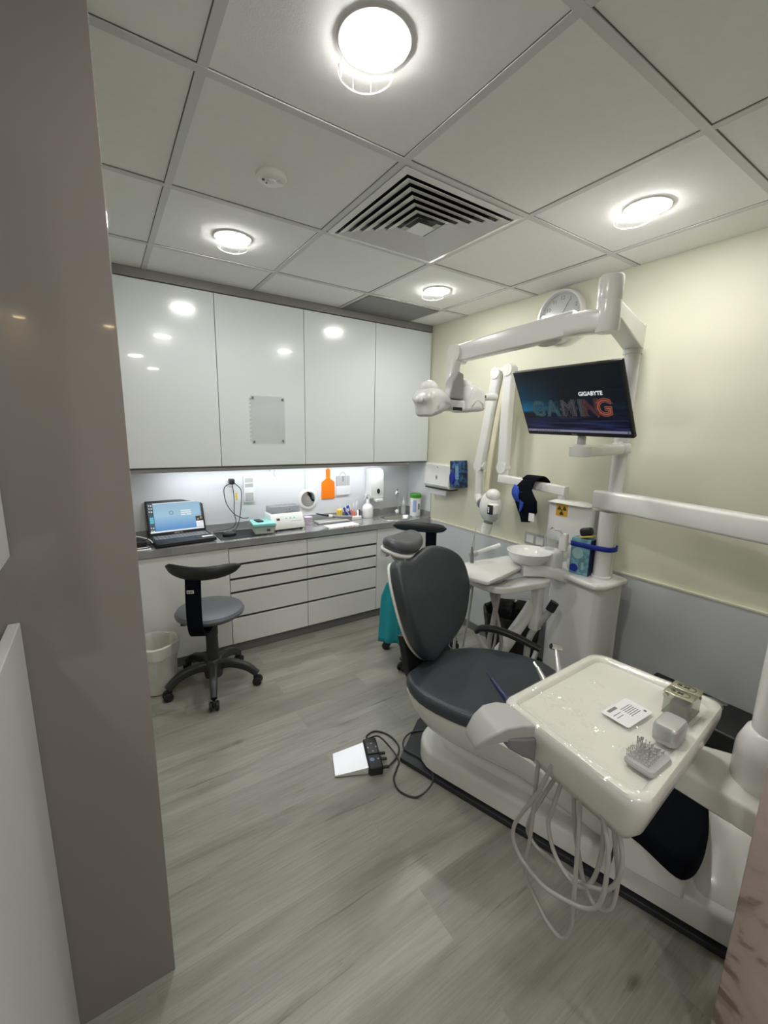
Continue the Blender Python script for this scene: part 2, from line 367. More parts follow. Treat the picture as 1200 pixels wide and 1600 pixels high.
    def grid(s, nu, nv, fn):
        V = [[s._v(fn(i/nu, j/nv)) for i in range(nu+1)] for j in range(nv+1)]
        for j in range(nv):
            for i in range(nu): s.face([V[j][i], V[j][i+1], V[j+1][i+1], V[j+1][i]])
        return s
    def text(s, body, size, F, ext=0.0004, align='CENTER', bold=0.0):
        cu = bpy.data.curves.new('t', 'FONT'); cu.body = body; cu.size = size; cu.extrude = ext; cu.align_x = align; cu.align_y = 'CENTER'; cu.offset = bold
        o = bpy.data.objects.new('t', cu); COL.objects.link(o)
        bpy.context.view_layer.update()
        me = bpy.data.meshes.new_from_object(o.evaluated_get(bpy.context.evaluated_depsgraph_get()))
        base = len(s.bm.verts)
        pts = [F @ v.co for v in me.vertices]; fs = [list(p.vertices) for p in me.polygons]
        s.add(pts, fs)
        bpy.data.objects.remove(o); bpy.data.curves.remove(cu); bpy.data.meshes.remove(me)
        return s
    def build(s, name, m, parent=None, smooth=True, bevel=0.0, origin=None, solid=0.0, uv=False, recalc=True, angle=35):
        bm = s.bm
        if recalc: bmesh.ops.recalc_face_normals(bm, faces=list(bm.faces))
        if parent is not None: W = WM[parent.name]
        elif origin is not None: W = T(*origin)
        else: W = Matrix.Identity(4)
        bmesh.ops.transform(bm, matrix=W.inverted(), verts=list(bm.verts))
        if uv:
            ul = bm.loops.layers.uv.new('UVMap')
            for f in bm.faces:
                for l, c in zip(f.loops, [(0, 0), (1, 0), (1, 1), (0, 1)]): l[ul].uv = c
        me = bpy.data.meshes.new(name); bm.to_mesh(me); bm.free()
        me.materials.append(M[m] if isinstance(m, str) else m)
        if smooth:
            for p in me.polygons: p.use_smooth = True
            try: me.set_sharp_from_angle(angle=math.radians(angle))
            except Exception: pass
        o = bpy.data.objects.new(name, me); COL.objects.link(o)
        if parent is not None: o.parent = parent
        else: o.matrix_world = W
        WM[o.name] = W
        if bevel > 0:
            b = o.modifiers.new('Bevel', 'BEVEL'); b.width = bevel; b.segments = 3; b.limit_method = 'ANGLE'; b.angle_limit = math.radians(40)
            b.harden_normals = False
        if solid > 0:
            q = o.modifiers.new('Solid', 'SOLIDIFY'); q.thickness = solid; q.offset = 0
        return o
def rrect(w, h, r, n=4):
    P = []
    for cx, cy, a0 in ((w/2-r, h/2-r, 0), (-w/2+r, h/2-r, PI/2), (-w/2+r, -h/2+r, PI), (w/2-r, -h/2+r, 1.5*PI)):
        for k in range(n+1):
            a = a0+PI/2*k/n; P.append((cx+r*math.cos(a), cy+r*math.sin(a)))
    return P
def smooth_poly(P, sub=5):
    n = len(P); Q = []
    for i in range(n):
        a, b, c, d = (Vector(P[(i+k-1) % n]) for k in range(4))
        for k in range(sub):
            t = k/sub; Q.append(tuple(0.5*((2*b)+(c-a)*t+(2*a-5*b+4*c-d)*t*t+(3*b-a-3*c+d)*t**3)))
    return Q
def tag(o, label, cat, group=None):
    o['label'] = label; o['category'] = cat
    if group: o['group'] = group
    return o
def thing(name, label, cat, loc=(0, 0, 0), rz=0, group=None):
    o = bpy.data.objects.new(name, None); COL.objects.link(o)
    o.empty_display_size = 0.05
    W = T(*loc) @ rotz(rz); o.matrix_world = W; WM[o.name] = W
    return tag(o, label, cat, group)
def struct(o): o['kind'] = 'structure'; return o
def lab(o, l): o['label'] = l; return o
def copy_tree(o, parent=None):
    c = o.copy(); COL.objects.link(c); c.parent = parent
    for ch in list(o.children): copy_tree(ch, c)
    return c
def XF(origin, x, y=None, z=None):
    """frame from origin and x / y axes"""
    x = Vector(x).normalized(); 
    if y is not None:
        y = Vector(y); y = (y-x*y.dot(x)).normalized(); z = x.cross(y)
    m = Matrix((x, y, z)).transposed().to_4x4(); m.translation = Vector(origin); return m

def round_poly(C_, rr, d=0.0, m=5):
    """counter-clockwise corners -> outline with rounded corners, inset by d"""
    n = len(C_); C_ = [Vector(c) for c in C_]; P = []
    for i in range(n):
        p, a_, b_ = C_[i], C_[i-1], C_[(i+1) % n]
        e1 = (p-a_).normalized(); e2 = (b_-p).normalized()
        n1 = Vector((-e1.y, e1.x)); n2 = Vector((-e2.y, e2.x))
        c_ = p+(n1+n2)*(d/(1+n1.dot(n2)))
        r = max(rr[i]-d*0.5, 0.004); t_ = r*math.tan(math.acos(max(-1, min(1, e1.dot(e2))))/2)
        cen = c_-e1*t_+n1*r
        a0 = math.atan2(-n1.y, -n1.x); a1 = math.atan2(-n2.y, -n2.x)
        while a1 < a0: a1 += 2*PI
        for j in range(m+1): P.append((cen.x+r*math.cos(a0+(a1-a0)*j/m), cen.y+r*math.sin(a0+(a1-a0)*j/m)))
    return P
def slab(mb, C_, rr, z0, z1, r, d0=0.0):
    """flat-topped body with rounded rims"""
    R_ = lambda d, z: [(x, y, z) for x, y in round_poly(C_, rr, d0+d)]
    return mb.loft([R_(r*0.6, z0), R_(0, z0+r*0.6), R_(0, z1-r), R_(r*0.12, z1-r*0.5), R_(r*0.4, z1-r*0.15), R_(r, z1)])
# ------------------------------------------------------------------ setting
Y0 = -2.6; X0 = -1.9; X1 = 3.0
struct(MB().box(X0, X1, Y0, YB+0.1, -0.1, 0).build('floor', 'floor', smooth=False))
struct(MB().box(X0, X1, Y0, YB+0.1, H, H+0.1).build('ceiling', 'ceil', smooth=False))
struct(MB().box(XL, XR+0.1, YB, YB+0.1, 0, H).build('wall_back', 'splash', smooth=False))
struct(MB().box(XR, XR+0.1, -0.42, YB, 0, H).build('wall_right', 'yellow', smooth=False))
struct(MB().box(XL-0.1, XL, YP+0.1, YB+0.1, 0, H).build('wall_left', 'yellow', smooth=False))
struct(MB().box(X0, 0.05, YP, YP+0.1, 0, H).build('wall_front', 'taupe', smooth=False, bevel=0.002))
struct(MB().box(X0, X1, Y0-0.1, Y0, 0, H).build('wall_corridor', 'corr', smooth=False))
struct(MB().box(X0-0.1, X0, Y0, YP, 0, H).build('wall_corridor_left', 'corr', smooth=False))
struct(MB().box(X1, X1+0.1, Y0, -0.42, 0, H).build('wall_corridor_right', 'corr', smooth=False))
struct(MB().box(1.13, 1.19, -0.52, 0.2, 0, H).build('wall_marble', 'marble', smooth=False, bevel=0.003))
struct(MB().box(1.19, X1, -0.52, -0.42, 0, H).build('wall_near', 'yellow', smooth=False))
# white splash lining on the right wall beside the sink
struct(MB().box(XR-0.006, XR, 2.765, YB, 0.79, 1.262).build('trim_5', 'splash', smooth=False))
# ceiling grid
gx = [0.278+0.6*i for i in range(-3, 5)]; gy = [1.2445+0.6*j for j in range(-6, 3)]
g = MB(); q = MB()
for x in gx:
    if x < XR:
        if x > 0.06: g.box(x-0.012, x+0.012, Y0, 2.83, H-0.004, H)
        else: g.box(x-0.012, x+0.012, Y0, YP, H-0.004, H); g.box(x-0.012, x+0.012, YP+0.1, 2.83, H-0.004, H) if x > XL else None
        q.box(x-0.0142, x-0.012, (Y0 if x > 0.06 else YP+0.1 if x > XL else Y0), (2.83 if x > XL else YP), H-0.0012, H)
for y in gy:
    x0 = XL if y > YP+0.1 else X0
    g.box(x0, XR, y-0.012, y+0.012, H-0.0045, H)
    q.box(x0, XR, y-0.0142, y-0.012, H-0.0012, H)
struct(g.build('trim_1', 'tbar', smooth=False))
struct(q.build('trim_2', 'gap', smooth=False))  # dark strips paint in the gap shading beside the grid bars
# wall panel and skirting
struct(MB().box(XR-0.014, XR, -0.42, 2.76, 0.06, 0.785).build('trim_3', 'panel', smooth=False, bevel=0.002))
struct(MB().box(XR-0.018, XR-0.014, -0.42, 2.76, 0.78, 0.788).box(XR-0.014, XR, -0.42, 2.76, 0.785, 0.788).build('trim_4', 'yellow', smooth=False))
struct(MB().box(XR-0.016, XR, -0.42, 2.76, 0, 0.06).build('baseboard_right', 'skirt', smooth=False))
struct(MB().box(XR-0.0145, XR-0.0138, 2.218, 2.221, 0.06, 0.785).build('trim_6', 'gap', smooth=False))

# ------------------------------------------------------------------ ceiling fittings
LP = [(0.578, 0.945, 'bright round downlight closest to the doorway, largest of the four'),
      (0.578, 2.145, 'round downlight over the stool, near the left wall cabinets'),
      (1.778, 2.145, 'round downlight farthest away, beside the grey ceiling grille'),
      (1.778, 0.945, 'round downlight above the examination lamp arm, near the yellow wall')]
first = None
for x, y, lb in LP:
    if first is None:
        t = thing('ceiling_downlight', lb, 'ceiling light', (x, y, H), 0, 'ceiling downlights'); first = t
        MB(T(x, y, H)).lathe([(0.0685, -0.0005), (0.070, -0.005), (0.080, -0.004), (0.084, 0.0)], caps=False, n=48).build('trim_ring', 'metalwhite', t)
        MB(T(x, y, H)).lathe([(0.068, -0.001), (0.068, -0.006), (0.062, -0.010), (0.045, -0.012), (0.001, -0.013)], n=48).build('diffuser', 'lamp', t)
        d = MB(T(x+0.010, y+0.055, H+0.020)).lathe([(0.062, -0.045), (0.062, -0.042)], n=48).build('pale_disc', 'disc', t)  # see-through disc for the faint round shape beside each lamp
        MB(T(x+0.010, y+0.055, H+0.020)).lathe([(0.062, -0.0455), (0.0645, -0.0455), (0.0645, -0.0415), (0.062, -0.0415)], n=48, caps=False).build('disc_edge', 'discrim', d)
        for k in range(3):
            a = PI/2+(k-1)*0.75; MB(T(x+0.010, y+0.055, H)).cyl((0.060*math.cos(a), 0.060*math.sin(a), -0.0235), (0.060*math.cos(a), 0.060*math.sin(a), -0.0005), 0.0012, n=8).build('hanging_pin', 'glass', t)
    else:
        c = copy_tree(first); c.location = (x, y, H); tag(c, lb, 'ceiling light', 'ceiling downlights')
for x, y, lb in [(0.45, -0.55, 'added unseen fill light behind the viewer by the marble wall'), (-0.75, -0.50, 'added unseen fill light behind the viewer above the reception cabinet'),
                 (0.75, -1.75, 'added unseen fill light far behind the viewer on the right'), (-1.1, -1.75, 'added unseen fill light far behind the viewer on the left')]:
    c = copy_tree(first); c.location = (x, y, H); tag(c, lb, 'ceiling light', 'added corridor fill lights')  # unseen lamps added to brighten the doorway side and the partition
# warm corridor lamps (seen mirrored in the glossy partition)
for x, y, lb in [(0.15, -2.35, 'warm corridor spotlight mirrored in the glossy partition edge'), (-0.456, -2.45, 'warm corridor spotlight mirrored at the partition left'), (-0.60, -2.45, 'small warm corridor spotlight mirrored at the far left')]:
    t = thing('corridor_spotlight', lb, 'ceiling light', (x, y, H), 0, 'corridor spotlights')
    F = T(x, y, H)
    MB(F).lathe([(0.04, -0.001), (0.042, -0.012), (0.055, -0.004), (0.056, 0)], caps=False).build('trim_ring', 'metalwhite', t)
    MB(F).lathe([(0.04, -0.003), (0.04, -0.007)]).build('diffuser', 'warm', t)

t = thing('air_diffuser', 'square white four-way ceiling air diffuser with black slots', 'air vent', (1.178, 1.5445, H))
F = T(1.178, 1.5445, H)
MB(F).box(-0.262, 0.262, -0.262, 0.262, -0.0015, -0.0005).build('backing', 'black', t, smooth=False)
def sq(mb, r0, z0, r1, z1, th=0.002):
    rr = [[(a*r, b*r, z) for a, b in ((-1, -1), (1, -1), (1, 1), (-1, 1))] for r, z in ((r0, z0), (r1, z1), (r1, z1-th), (r0, z0-th))]
    mb.loft([rr[0], rr[1], rr[2], rr[3], rr[0]], False, False)
mb = MB(F); sq(mb, 0.285, -0.004, 0.262, -0.008, 0.003); mb.build('frame', 'metalwhite', t, smooth=False)
for k, r in enumerate([0.225, 0.188, 0.151, 0.114, 0.077]):
    mb = MB(F); sq(mb, r+0.026, -0.014, r-0.004, -0.004); mb.build('slat_ring', 'metalwhite', t, smooth=False)
mb = MB(F); mb.add([(-.042, -.042, -.02), (.042, -.042, -.02), (.042, .042, -.02), (-.042, .042, -.02), (0, 0, -.012)], [(0, 1, 4), (1, 2, 4), (2, 3, 4), (3, 0, 4)])
mb.box(-.042, .042, -.042, .042, -.0225, -.02); mb.build('centre_plate', 'metalwhite', t, smooth=False)
MB(F).add([(-.060, -.060, -.012), (.060, -.060, -.012), (.060, .060, -.012), (-.060, .060, -.012), (-.046, -.046, -.005), (.046, -.046, -.005), (.046, .046, -.005), (-.046, .046, -.005)], [(0, 1, 5, 4), (1, 2, 6, 5), (2, 3, 7, 6), (3, 0, 4, 7)]).build('slat_ring', 'metalwhite', t, smooth=False)
# return grille (grey perforated tile) next to the cabinets
o = MB().box(1.492, 2.064, 2.47, 2.828, H-0.008, H-0.0046).build('ceiling_grille', 'greyd', smooth=False, origin=(1.78, 2.65, H))
tag(o, 'flat grey ceiling grille tile between the far downlight and cabinets', 'air vent')
t = thing('smoke_detector', 'small round white ceiling sensor with dark dots and sticker', 'sensor', (0.562, 1.575, H))
F = T(0.562, 1.575, H)
MB(F).lathe([(0.052, 0), (0.052, -0.008), (0.045, -0.014), (0.02, -0.016), (0.0005, -0.016)], n=40).build('body', 'plastic', t)
MB(F).lathe([(0.016, -0.016), (0.016, -0.022), (0.012, -0.024)]).build('sensor_dome', 'plastic', t)
MB(F).lathe([(0.005, -0.0145), (0.005, -0.0175)], c=(-0.027, 0.006, 0), n=12).lathe([(0.003, -0.0145), (0.003, -0.0175)], c=(-0.012, 0.02, 0), n=12).build('indicator', 'ink', t)
MB(F).box(0.012, 0.034, -0.028, -0.014, -0.0172, -0.0145, rotz(0.3)).build('sticker', 'paper', t, smooth=False)

# ------------------------------------------------------------------ upper cabinets
YU = 2.83
ub = [-0.505, 0.066, 0.635, 1.206, 1.776, 2.312]
ulab = ['white glossy wall cabinet hidden partly behind the taupe partition', 'white glossy wall cabinet above the laptop, leftmost in view', 'white glossy wall cabinet with clear document pocket on its door',
        'white glossy wall cabinet above the orange paddle', 'white glossy wall cabinet next to the yellow wall']
for i in range(5):
    a, b = ub[i], ub[i+1]
    t = thing('wall_cabinet', ulab[i], 'cabinet', ((a+b)/2, YU, 1.26), 0, 'wall cabinets')
    MB().box(a+0.0005, b-0.0005, YU+0.019, YB-0.004, 1.262, 2.305).build('body', 'carc', t, smooth=False)
    MB().box(a+0.0018, b-0.0018, YU, YU+0.018, 1.272, 2.297).build('door', 'cab', t, smooth=False, bevel=0.0012)
o = MB().box(XL, XR, YU+0.004, YB, 2.305, H).build('cornice_board', 'carc', smooth=False, origin=(0.9, YU, 2.3))
tag(o, 'long grey brown filler board between wall cabinets and ceiling', 'board')
o = MB().box(XL, 2.11, YU-0.004, YU+0.06, 1.242, 1.262).build('light_pelmet', 'carc', smooth=False, origin=(0.9, YU, 1.25))
tag(o, 'grey rail under the wall cabinets hiding the light strip', 'rail')
t = thing('light_strip', 'thin bright light strip under the wall cabinets', 'light', (1.1, 2.95, 1.26))
MB().box(0.32, 2.0, 2.925, 2.955, 1.252, 1.262).build('housing', 'satin', t, smooth=False)
MB().box(0.32, 2.0, 2.928, 2.952, 1.249, 1.2515).build('diffuser', 'led', t, smooth=False)
# clear pocket with four magnets on the door
t = thing('document_pocket', 'clear plastic punched pocket fixed by four magnets to a cabinet door', 'plastic pocket', (0.945, YU, 1.42))
MB().box(0.832, 1.058, YU-0.0035, YU-0.0020, 1.413, 1.722).build('sleeve', 'pocket', t, smooth=False)
mb = MB()
for k in range(11): mb.box(0.820, 0.833, YU-0.0032, YU-0.0022, 1.43+k*0.026, 1.446+k*0.026)
mb.build('punched_edge', 'pocket', t, smooth=False)
for x, z in ((0.845, 1.708), (1.043, 1.706), (0.845, 1.428), (1.043, 1.434)):
    MB().lathe([(0.007, 0), (0.008, 0.004), (0.004, 0.007)], c=(x, YU-0.0036, z), axis=(0, -1, 0), n=16).build('magnet', 'greyd', t)

# ------------------------------------------------------------------ lower cabinets
YF = 2.76; ZT = 0.795
def drawer_unit(a, b, label, n):
    t = thing('drawer_cabinet', label, 'cabinet', ((a+b)/2, YF, 0), 0, 'base cabinets')
    MB().box(a+0.0005, b-0.0005, YF+0.022, YB-0.002, 0.075, 0.750).build('body', 'groove', t, smooth=False)
    zs = [(0.075, 0.252), (0.270, 0.428), (0.446, 0.522), (0.540, 0.620), (0.638, 0.742)]
    for z0, z1 in zs:
        MB().box(a+0.002, b-0.002, YF, YF+0.018, z0, z1).build('drawer', 'cablow', t, smooth=False, bevel=0.0012)
    return t
def door_unit(a, b, label, mt='cablow'):
    t = thing('base_cabinet', label, 'cabinet', ((a+b)/2, YF, 0), 0, 'base cabinets')
    MB().box(a+0.0005, b-0.0005, YF+0.022, YB-0.002, 0.075, 0.750).build('body', 'groove', t, smooth=False)
    MB().box(a+0.002, b-0.002, YF, YF+0.018, 0.075, 0.747).build('door', mt, t, smooth=False, bevel=0.0012)
door_unit(-0.62, 0.04, 'white base cabinet behind the taupe partition')
door_unit(0.04, 0.634, 'plain white base cabinet behind the waste bin and stool')
drawer_unit(0.634, 1.180, 'white five drawer cabinet right beside the stool', 5)
drawer_unit(1.180, 1.775, 'white five drawer cabinet in the middle of the run', 5)
door_unit(1.775, 2.302, 'white base cabinet under the sink')
o = MB().box(XL, 2.302, YF+0.03, YF+0.045, 0, 0.075).build('plinth_board', 'skirt', smooth=False, origin=(0.9, YF, 0))
tag(o, 'grey plinth board under the base cabinets', 'board')
# worktop with a sink opening: four slabs around the opening as one mesh
sx0, sx1, sy0, sy1 = 1.93, 2.20, 2.80, 2.955
wt = MB()
wt.box(XL, sx0, YF-0.012, YB, 0.752, ZT).box(sx1, XR-0.0065, YF-0.012, YB, 0.752, ZT).box(sx0, sx1, YF-0.012, sy0, 0.752, ZT).box(sx0, sx1, sy1, YB, 0.752, ZT)
o = wt.build('worktop', 'work', smooth=False, origin=(0.9, YF, 0.75)); tag(o, 'long grey laminate worktop along the back wall', 'worktop')
o = MB().box(XL, XR-0.0065, YB-0.012, YB, ZT, 0.845).box(XR-0.0185, XR-0.0065, 2.765, YB-0.012, ZT, 0.845).build('worktop_upstand', 'work', smooth=False, origin=(0.9, YB, ZT), bevel=0.001)
tag(o, 'grey upstand strip along the back of the worktop', 'upstand')
t = thing('sink', 'small oval steel sink set into the worktop', 'sink', (2.065, 2.88, ZT))
cx, cy = 2.065, 2.878
def ov(rx, ry, z, n=40): return [(cx+rx*math.copysign(abs(math.cos(2*PI*i/n))**0.6, math.cos(2*PI*i/n)), cy+ry*math.copysign(abs(math.sin(2*PI*i/n))**0.6, math.sin(2*PI*i/n)), z) for i in range(n)]
MB().loft([ov(0.155, 0.095, ZT+0.0005), ov(0.153, 0.093, ZT+0.003), ov(0.128, 0.072, ZT+0.002), ov(0.122, 0.068, ZT-0.01), ov(0.11, 0.06, ZT-0.035), ov(0.02, 0.02, ZT-0.04)], False, True).build('bowl', 'steel', t)
MB().lathe([(0.018, 0), (0.018, 0.003), (0.01, 0.004)], c=(cx, cy, ZT-0.0395)).build('drain', 'chrome', t)
t = thing('tap', 'chrome gooseneck tap with round lever behind the sink', 'tap', (2.13, 2.985, ZT))
MB().lathe([(0.022, 0), (0.022, 0.006), (0.014, 0.012), (0.013, 0.05)], c=(2.13, 2.985, ZT)).build('base', 'chrome', t)
MB().tube([(2.13, 2.985, ZT+0.04), (2.13, 2.985, ZT+0.12), (2.128, 2.98, ZT+0.19), (2.11, 2.965, ZT+0.225), (2.085, 2.945, ZT+0.215), (2.072, 2.935, ZT+0.18)], 0.0075).build('spout', 'chrome', t)
MB().cyl((2.073, 2.936, ZT+0.19), (2.070, 2.933, ZT+0.165), 0.010).build('nozzle', 'chrome', t)
MB().lathe([(0.014, 0), (0.016, 0.006), (0.016, 0.014), (0.006, 0.02)], c=(2.112, 2.968, ZT+0.035), axis=(-0.7, -0.7, 0.1)).build('lever', 'plastic', t)

# ------------------------------------------------------------------ things on the worktop
# laptop
F = T(0.392, 2.905, ZT) @ rotz(0.08)
t = thing('laptop', 'open black laptop with a blue picture on its screen', 'laptop', (0.392, 2.905, ZT), 0.08)
MB(F).rbox(-0.175, 0.175, -0.115, 0.115, 0.006, 0.028, 0.004).build('base', 'black', t)
mb = MB(F)
for r in range(5):
    for c in range(15):
        x = -0.158+c*0.0212; y = 0.085-r*0.0205
        mb.box(x, x+0.018, y-0.017, y, 0.028, 0.0305)
mb.build('keyboard', 'greyd', t, smooth=False)
MB(F).box(-0.05, 0.05, -0.108, -0.040, 0.028, 0.0288).build('touchpad', 'black', t, smooth=False)
MB(F).box(0.10, 0.165, -0.075, -0.045, 0.028, 0.0291).build('sticker', 'paper', t, smooth=False)
SF = F @ T(0, 0.115, 0.022) @ Matrix.Rotation(math.radians(-17), 4, 'X')
lid = MB(SF).rbox(-0.175, 0.175, 0.0, 0.010, 0.0, 0.232, 0.004).build('screen_lid', 'black', t)
def quad(x0, x1, z0, z1, y, Fm): return MB(Fm).add([(x0, y, z0), (x1, y, z0), (x1, y, z1), (x0, y, z1)], [(0, 1, 2, 3)])
quad(-0.163, 0.163, 0.022, 0.218, -0.0006, SF).build('screen', 'e_desk', lid, smooth=False, uv=True, recalc=False)
quad(-0.132, 0.155, 0.033, 0.214, -0.0012, SF).build('window', 'laptoppic', lid, smooth=False, uv=True, recalc=False)
mb = MB(SF)
def q2(mb, x0, x1, z0, z1, y=-0.0018): mb.add([(x0, y, z0), (x1, y, z0), (x1, y, z1), (x0, y, z1)], [(0, 1, 2, 3)])
q2(mb, -0.163, 0.163, 0.022, 0.032); q2(mb, -0.132, 0.155, 0.209, 0.214); q2(mb, 0.117, 0.163, 0.034, 0.075)
for z in (0.150, 0.137): q2(mb, 0.03, 0.093, z, z+0.007)
q2(mb, 0.03, 0.058, 0.122, 0.130); q2(mb, 0.064, 0.093, 0.122, 0.130)
for z in (0.205, 0.185, 0.165, 0.06, 0.04): q2(mb, -0.158, -0.151, z-0.006, z); q2(mb, -0.146, -0.138, z-0.008, z-0.001)
mb.build('windows', 'e_white', lid, smooth=False, recalc=False)
mb = MB(SF); q2(mb, -0.158, -0.136, 0.085, 0.125); mb.build('icon', 'e_cyan', lid, smooth=False, recalc=False)
mb = MB(SF); q2(mb, 0.117, 0.163, 0.075, 0.108); mb.build('thumbnail', 'e_dark', lid, smooth=False, recalc=False)
mb = MB(SF); q2(mb, 0.125, 0.138, 0.082, 0.092, -0.0022); q2(mb, 0.143, 0.158, 0.088, 0.103, -0.0022); mb.build('thumbnail_detail', 'e_tan', lid, smooth=False, recalc=False)
LF = SF @ Matrix.Rotation(PI/2, 4, 'X')
MB(SF).lathe([(0.0125, 0), (0.0125, 0.0004), (0.0095, 0.0004), (0.0095, 0)], c=(-0.028, -0.0013, 0.145), axis=(0, -1, 0), caps=False).build('ring_mark', 'e_grey', lid)
MB().text('GIGABYTE', 0.011, LF @ T(0, 0.011, 0.0009)).build('lettering', 'paper', lid, smooth=False)
# adapter and cables behind laptop
t = thing('power_adapter', 'black power brick with cables left of the laptop', 'adapter', (0.165, 2.93, ZT))
MB().rbox(0.10, 0.185, 2.86, 3.0, ZT+0.001, ZT+0.035, 0.006, None).build('body', 'black', t)
MB().tube([(0.18, 2.87, ZT+0.02), (0.21, 2.84, ZT+0.008), (0.17, 2.80, ZT+0.006), (0.12, 2.82, ZT+0.006), (0.13, 2.86, ZT+0.03), (0.2, 2.9, ZT+0.04), (0.22, 2.95, ZT+0.02)], 0.0035, n=8).build('cable', 'black', t)
o = MB().tube([(0.04, 2.98, ZT+0.05), (0.09, 2.96, ZT+0.055), (0.15, 2.93, ZT+0.05), (0.2, 2.89, ZT+0.035), (0.215, 2.86, ZT+0.02)], 0.004, n=8).build('white_cable', 'plastic', origin=(0.1, 2.95, ZT))
tag(o, 'white cable lying over the black power brick', 'cable')
o = MB().rbox(0.10, 0.20, 2.775, 2.845, ZT+0.0005, ZT+0.003, 0.001).build('paper_sheet', 'paper', origin=(0.15, 2.81, ZT)); tag(o, 'white paper at the worktop edge left of the laptop', 'paper')
# mouse mat, mouse
o = MB().rbox(0.60, 0.90, 2.80, 3.03, ZT+0.0005, ZT+0.004, 0.0015).build('mouse_mat', 'black', origin=(0.75, 2.9, ZT)); tag(o, 'black mouse mat between laptop and white mixing machine', 'mouse mat')
t = thing('computer_mouse', 'black computer mouse on the black mat', 'mouse', (0.675, 2.89, ZT+0.004))
MB().ellip((0.675, 2.89, ZT+0.012), 0.045, 0.028, 0.026).build('body', 'black', t)
MB().ellip((0.645, 2.885, ZT+0.034), 0.008, 0.004, 0.004).build('wheel', 'greyd', t)
# wall socket with plug and cables
t = thing('wall_socket', 'round white wall socket with black plug and hanging cables', 'socket', (0.745, YB, 1.12))
MB().lathe([(0.032, 0), (0.032, 0.006), (0.026, 0.010), (0.024, 0.006)], c=(0.745, YB-0.0005, 1.135), axis=(0, -1, 0)).build('plate', 'plastic', t)
MB().rbox(0.728, 0.764, YB-0.055, YB-0.008, 1.125, 1.165, 0.008).build('plug', 'black', t)
MB().tube([(0.745, YB-0.05, 1.13), (0.755, YB-0.045, 1.02), (0.752, YB-0.04, 0.92), (0.76, YB-0.045, 0.86), (0.72, YB-0.07, 0.82), (0.60, YB-0.05, 0.803)], 0.0028, n=8).build('cable', 'black', t)
MB().tube([(0.735, YB-0.05, 1.135), (0.692, YB-0.04, 1.10), (0.700, YB-0.04, 1.00), (0.745, YB-0.045, 0.92), (0.80, YB-0.07, 0.885), (0.84, YB-0.08, 0.885)], 0.0028, n=8).build('cable', 'black', t)
MB().tube([(0.760, YB-0.05, 1.135), (0.806, YB-0.04, 1.08), (0.803, YB-0.04, 0.98), (0.785, YB-0.05, 0.88), (0.75, YB-0.08, 0.815), (0.69, YB-0.1, 0.802), (0.64, YB-0.12, 0.806)], 0.0028, n=8).build('cable', 'black', t)
MB().box(0.764, 0.779, YB-0.043, YB-0.040, 1.01, 1.065).build('yellow_tag', 'yel', t, smooth=False)
t = thing('switch_panel', 'tall white switch panel with taped notices above the mint box', 'switch panel', (0.875, YB, 1.07))
MB().rbox(0.832, 0.912, YB-0.014, YB-0.001, 0.985, 1.175, 0.004).build('frame', 'plastic', t)
for z0, z1 in ((1.13, 1.162), (1.095, 1.122), (0.995, 1.055)): MB().box(0.842, 0.900, YB-0.0155, YB-0.0145, z0, z1).build('switch_face', 'greyp', t, smooth=False)
o = MB().tube([(1.03, YB-0.004, 1.205), (1.05, YB-0.008, 1.22), (1.075, YB-0.006, 1.205), (1.06, YB-0.008, 1.19), (1.07, YB-0.008, 1.165)], 0.004, n=8).build('wall_hook', 'plastic', origin=(1.05, YB, 1.19)); tag(o, 'small empty clear hook on the splashback near the light strip', 'hook')
# mint box
F = T(0.905, 2.90, ZT+0.0045) @ rotz(-0.12)
t = thing('storage_box', 'mint green lidded box with white sides on the mat', 'box', (0.905, 2.90, ZT+0.004), -0.12)
MB(F).loft([[(x*0.068, y*0.085, 0.0) for x, y in ((-1, -1), (1, -1), (1, 1), (-1, 1))], [(x*0.074, y*0.09, 0.055) for x, y in ((-1, -1), (1, -1), (1, 1), (-1, 1))]]).build('body', 'glassg', t, bevel=0.004)
MB(F).box(-0.06, 0.06, -0.078, 0.078, 0.004, 0.05).build('contents', 'paper', t, smooth=False)
MB(F).rbox(-0.077, 0.077, -0.094, 0.094, 0.055, 0.075, 0.004).build('lid', 'mint', t)
MB(F).rbox(-0.045, -0.002, -0.03, 0.05, 0.0755, 0.084, 0.004, rotz(0.2)).build('display', 'black', t)
MB(F).box(0.012, 0.035, -0.0885, -0.086, 0.02, 0.036).build('symbol', 'ink', t, smooth=False)
# white mixing machine (ultrasonic / amalgamator)
F = T(1.085, 2.955, ZT) @ rotz(0.03)
t = thing('mixing_machine', 'white sloping benchtop machine with smoky transparent lid', 'dental machine', (1.085, 2.955, ZT), 0.03)
def side(xs, prof): return [[(x, y, z) for y, z in prof] for x in xs]
MB(F).loft([[(-0.122, y, z) for y, z in ((-0.095, 0.012), (-0.092, 0.045), (-0.045, 0.118), (0.085, 0.118), (0.09, 0.012))], [(0.122, y, z) for y, z in ((-0.095, 0.012), (-0.092, 0.045), (-0.045, 0.118), (0.085, 0.118), (0.09, 0.012))]]).build('body', 'plastic', t, bevel=0.006)
mb = MB(F)
for x in (-0.1, 0.1):
    for y in (-0.07, 0.07): mb.cyl((x, y, 0), (x, y, 0.013), 0.012, n=12)
mb.build('foot', 'black', t)
MB(F).loft([[(-0.11, y, z) for y, z in ((-0.038, 0.1185), (-0.02, 0.165), (0.07, 0.165), (0.08, 0.1185))], [(0.11, y, z) for y, z in ((-0.038, 0.1185), (-0.02, 0.165), (0.07, 0.165), (0.08, 0.1185))]]).build('lid', 'smoke', t, bevel=0.003)
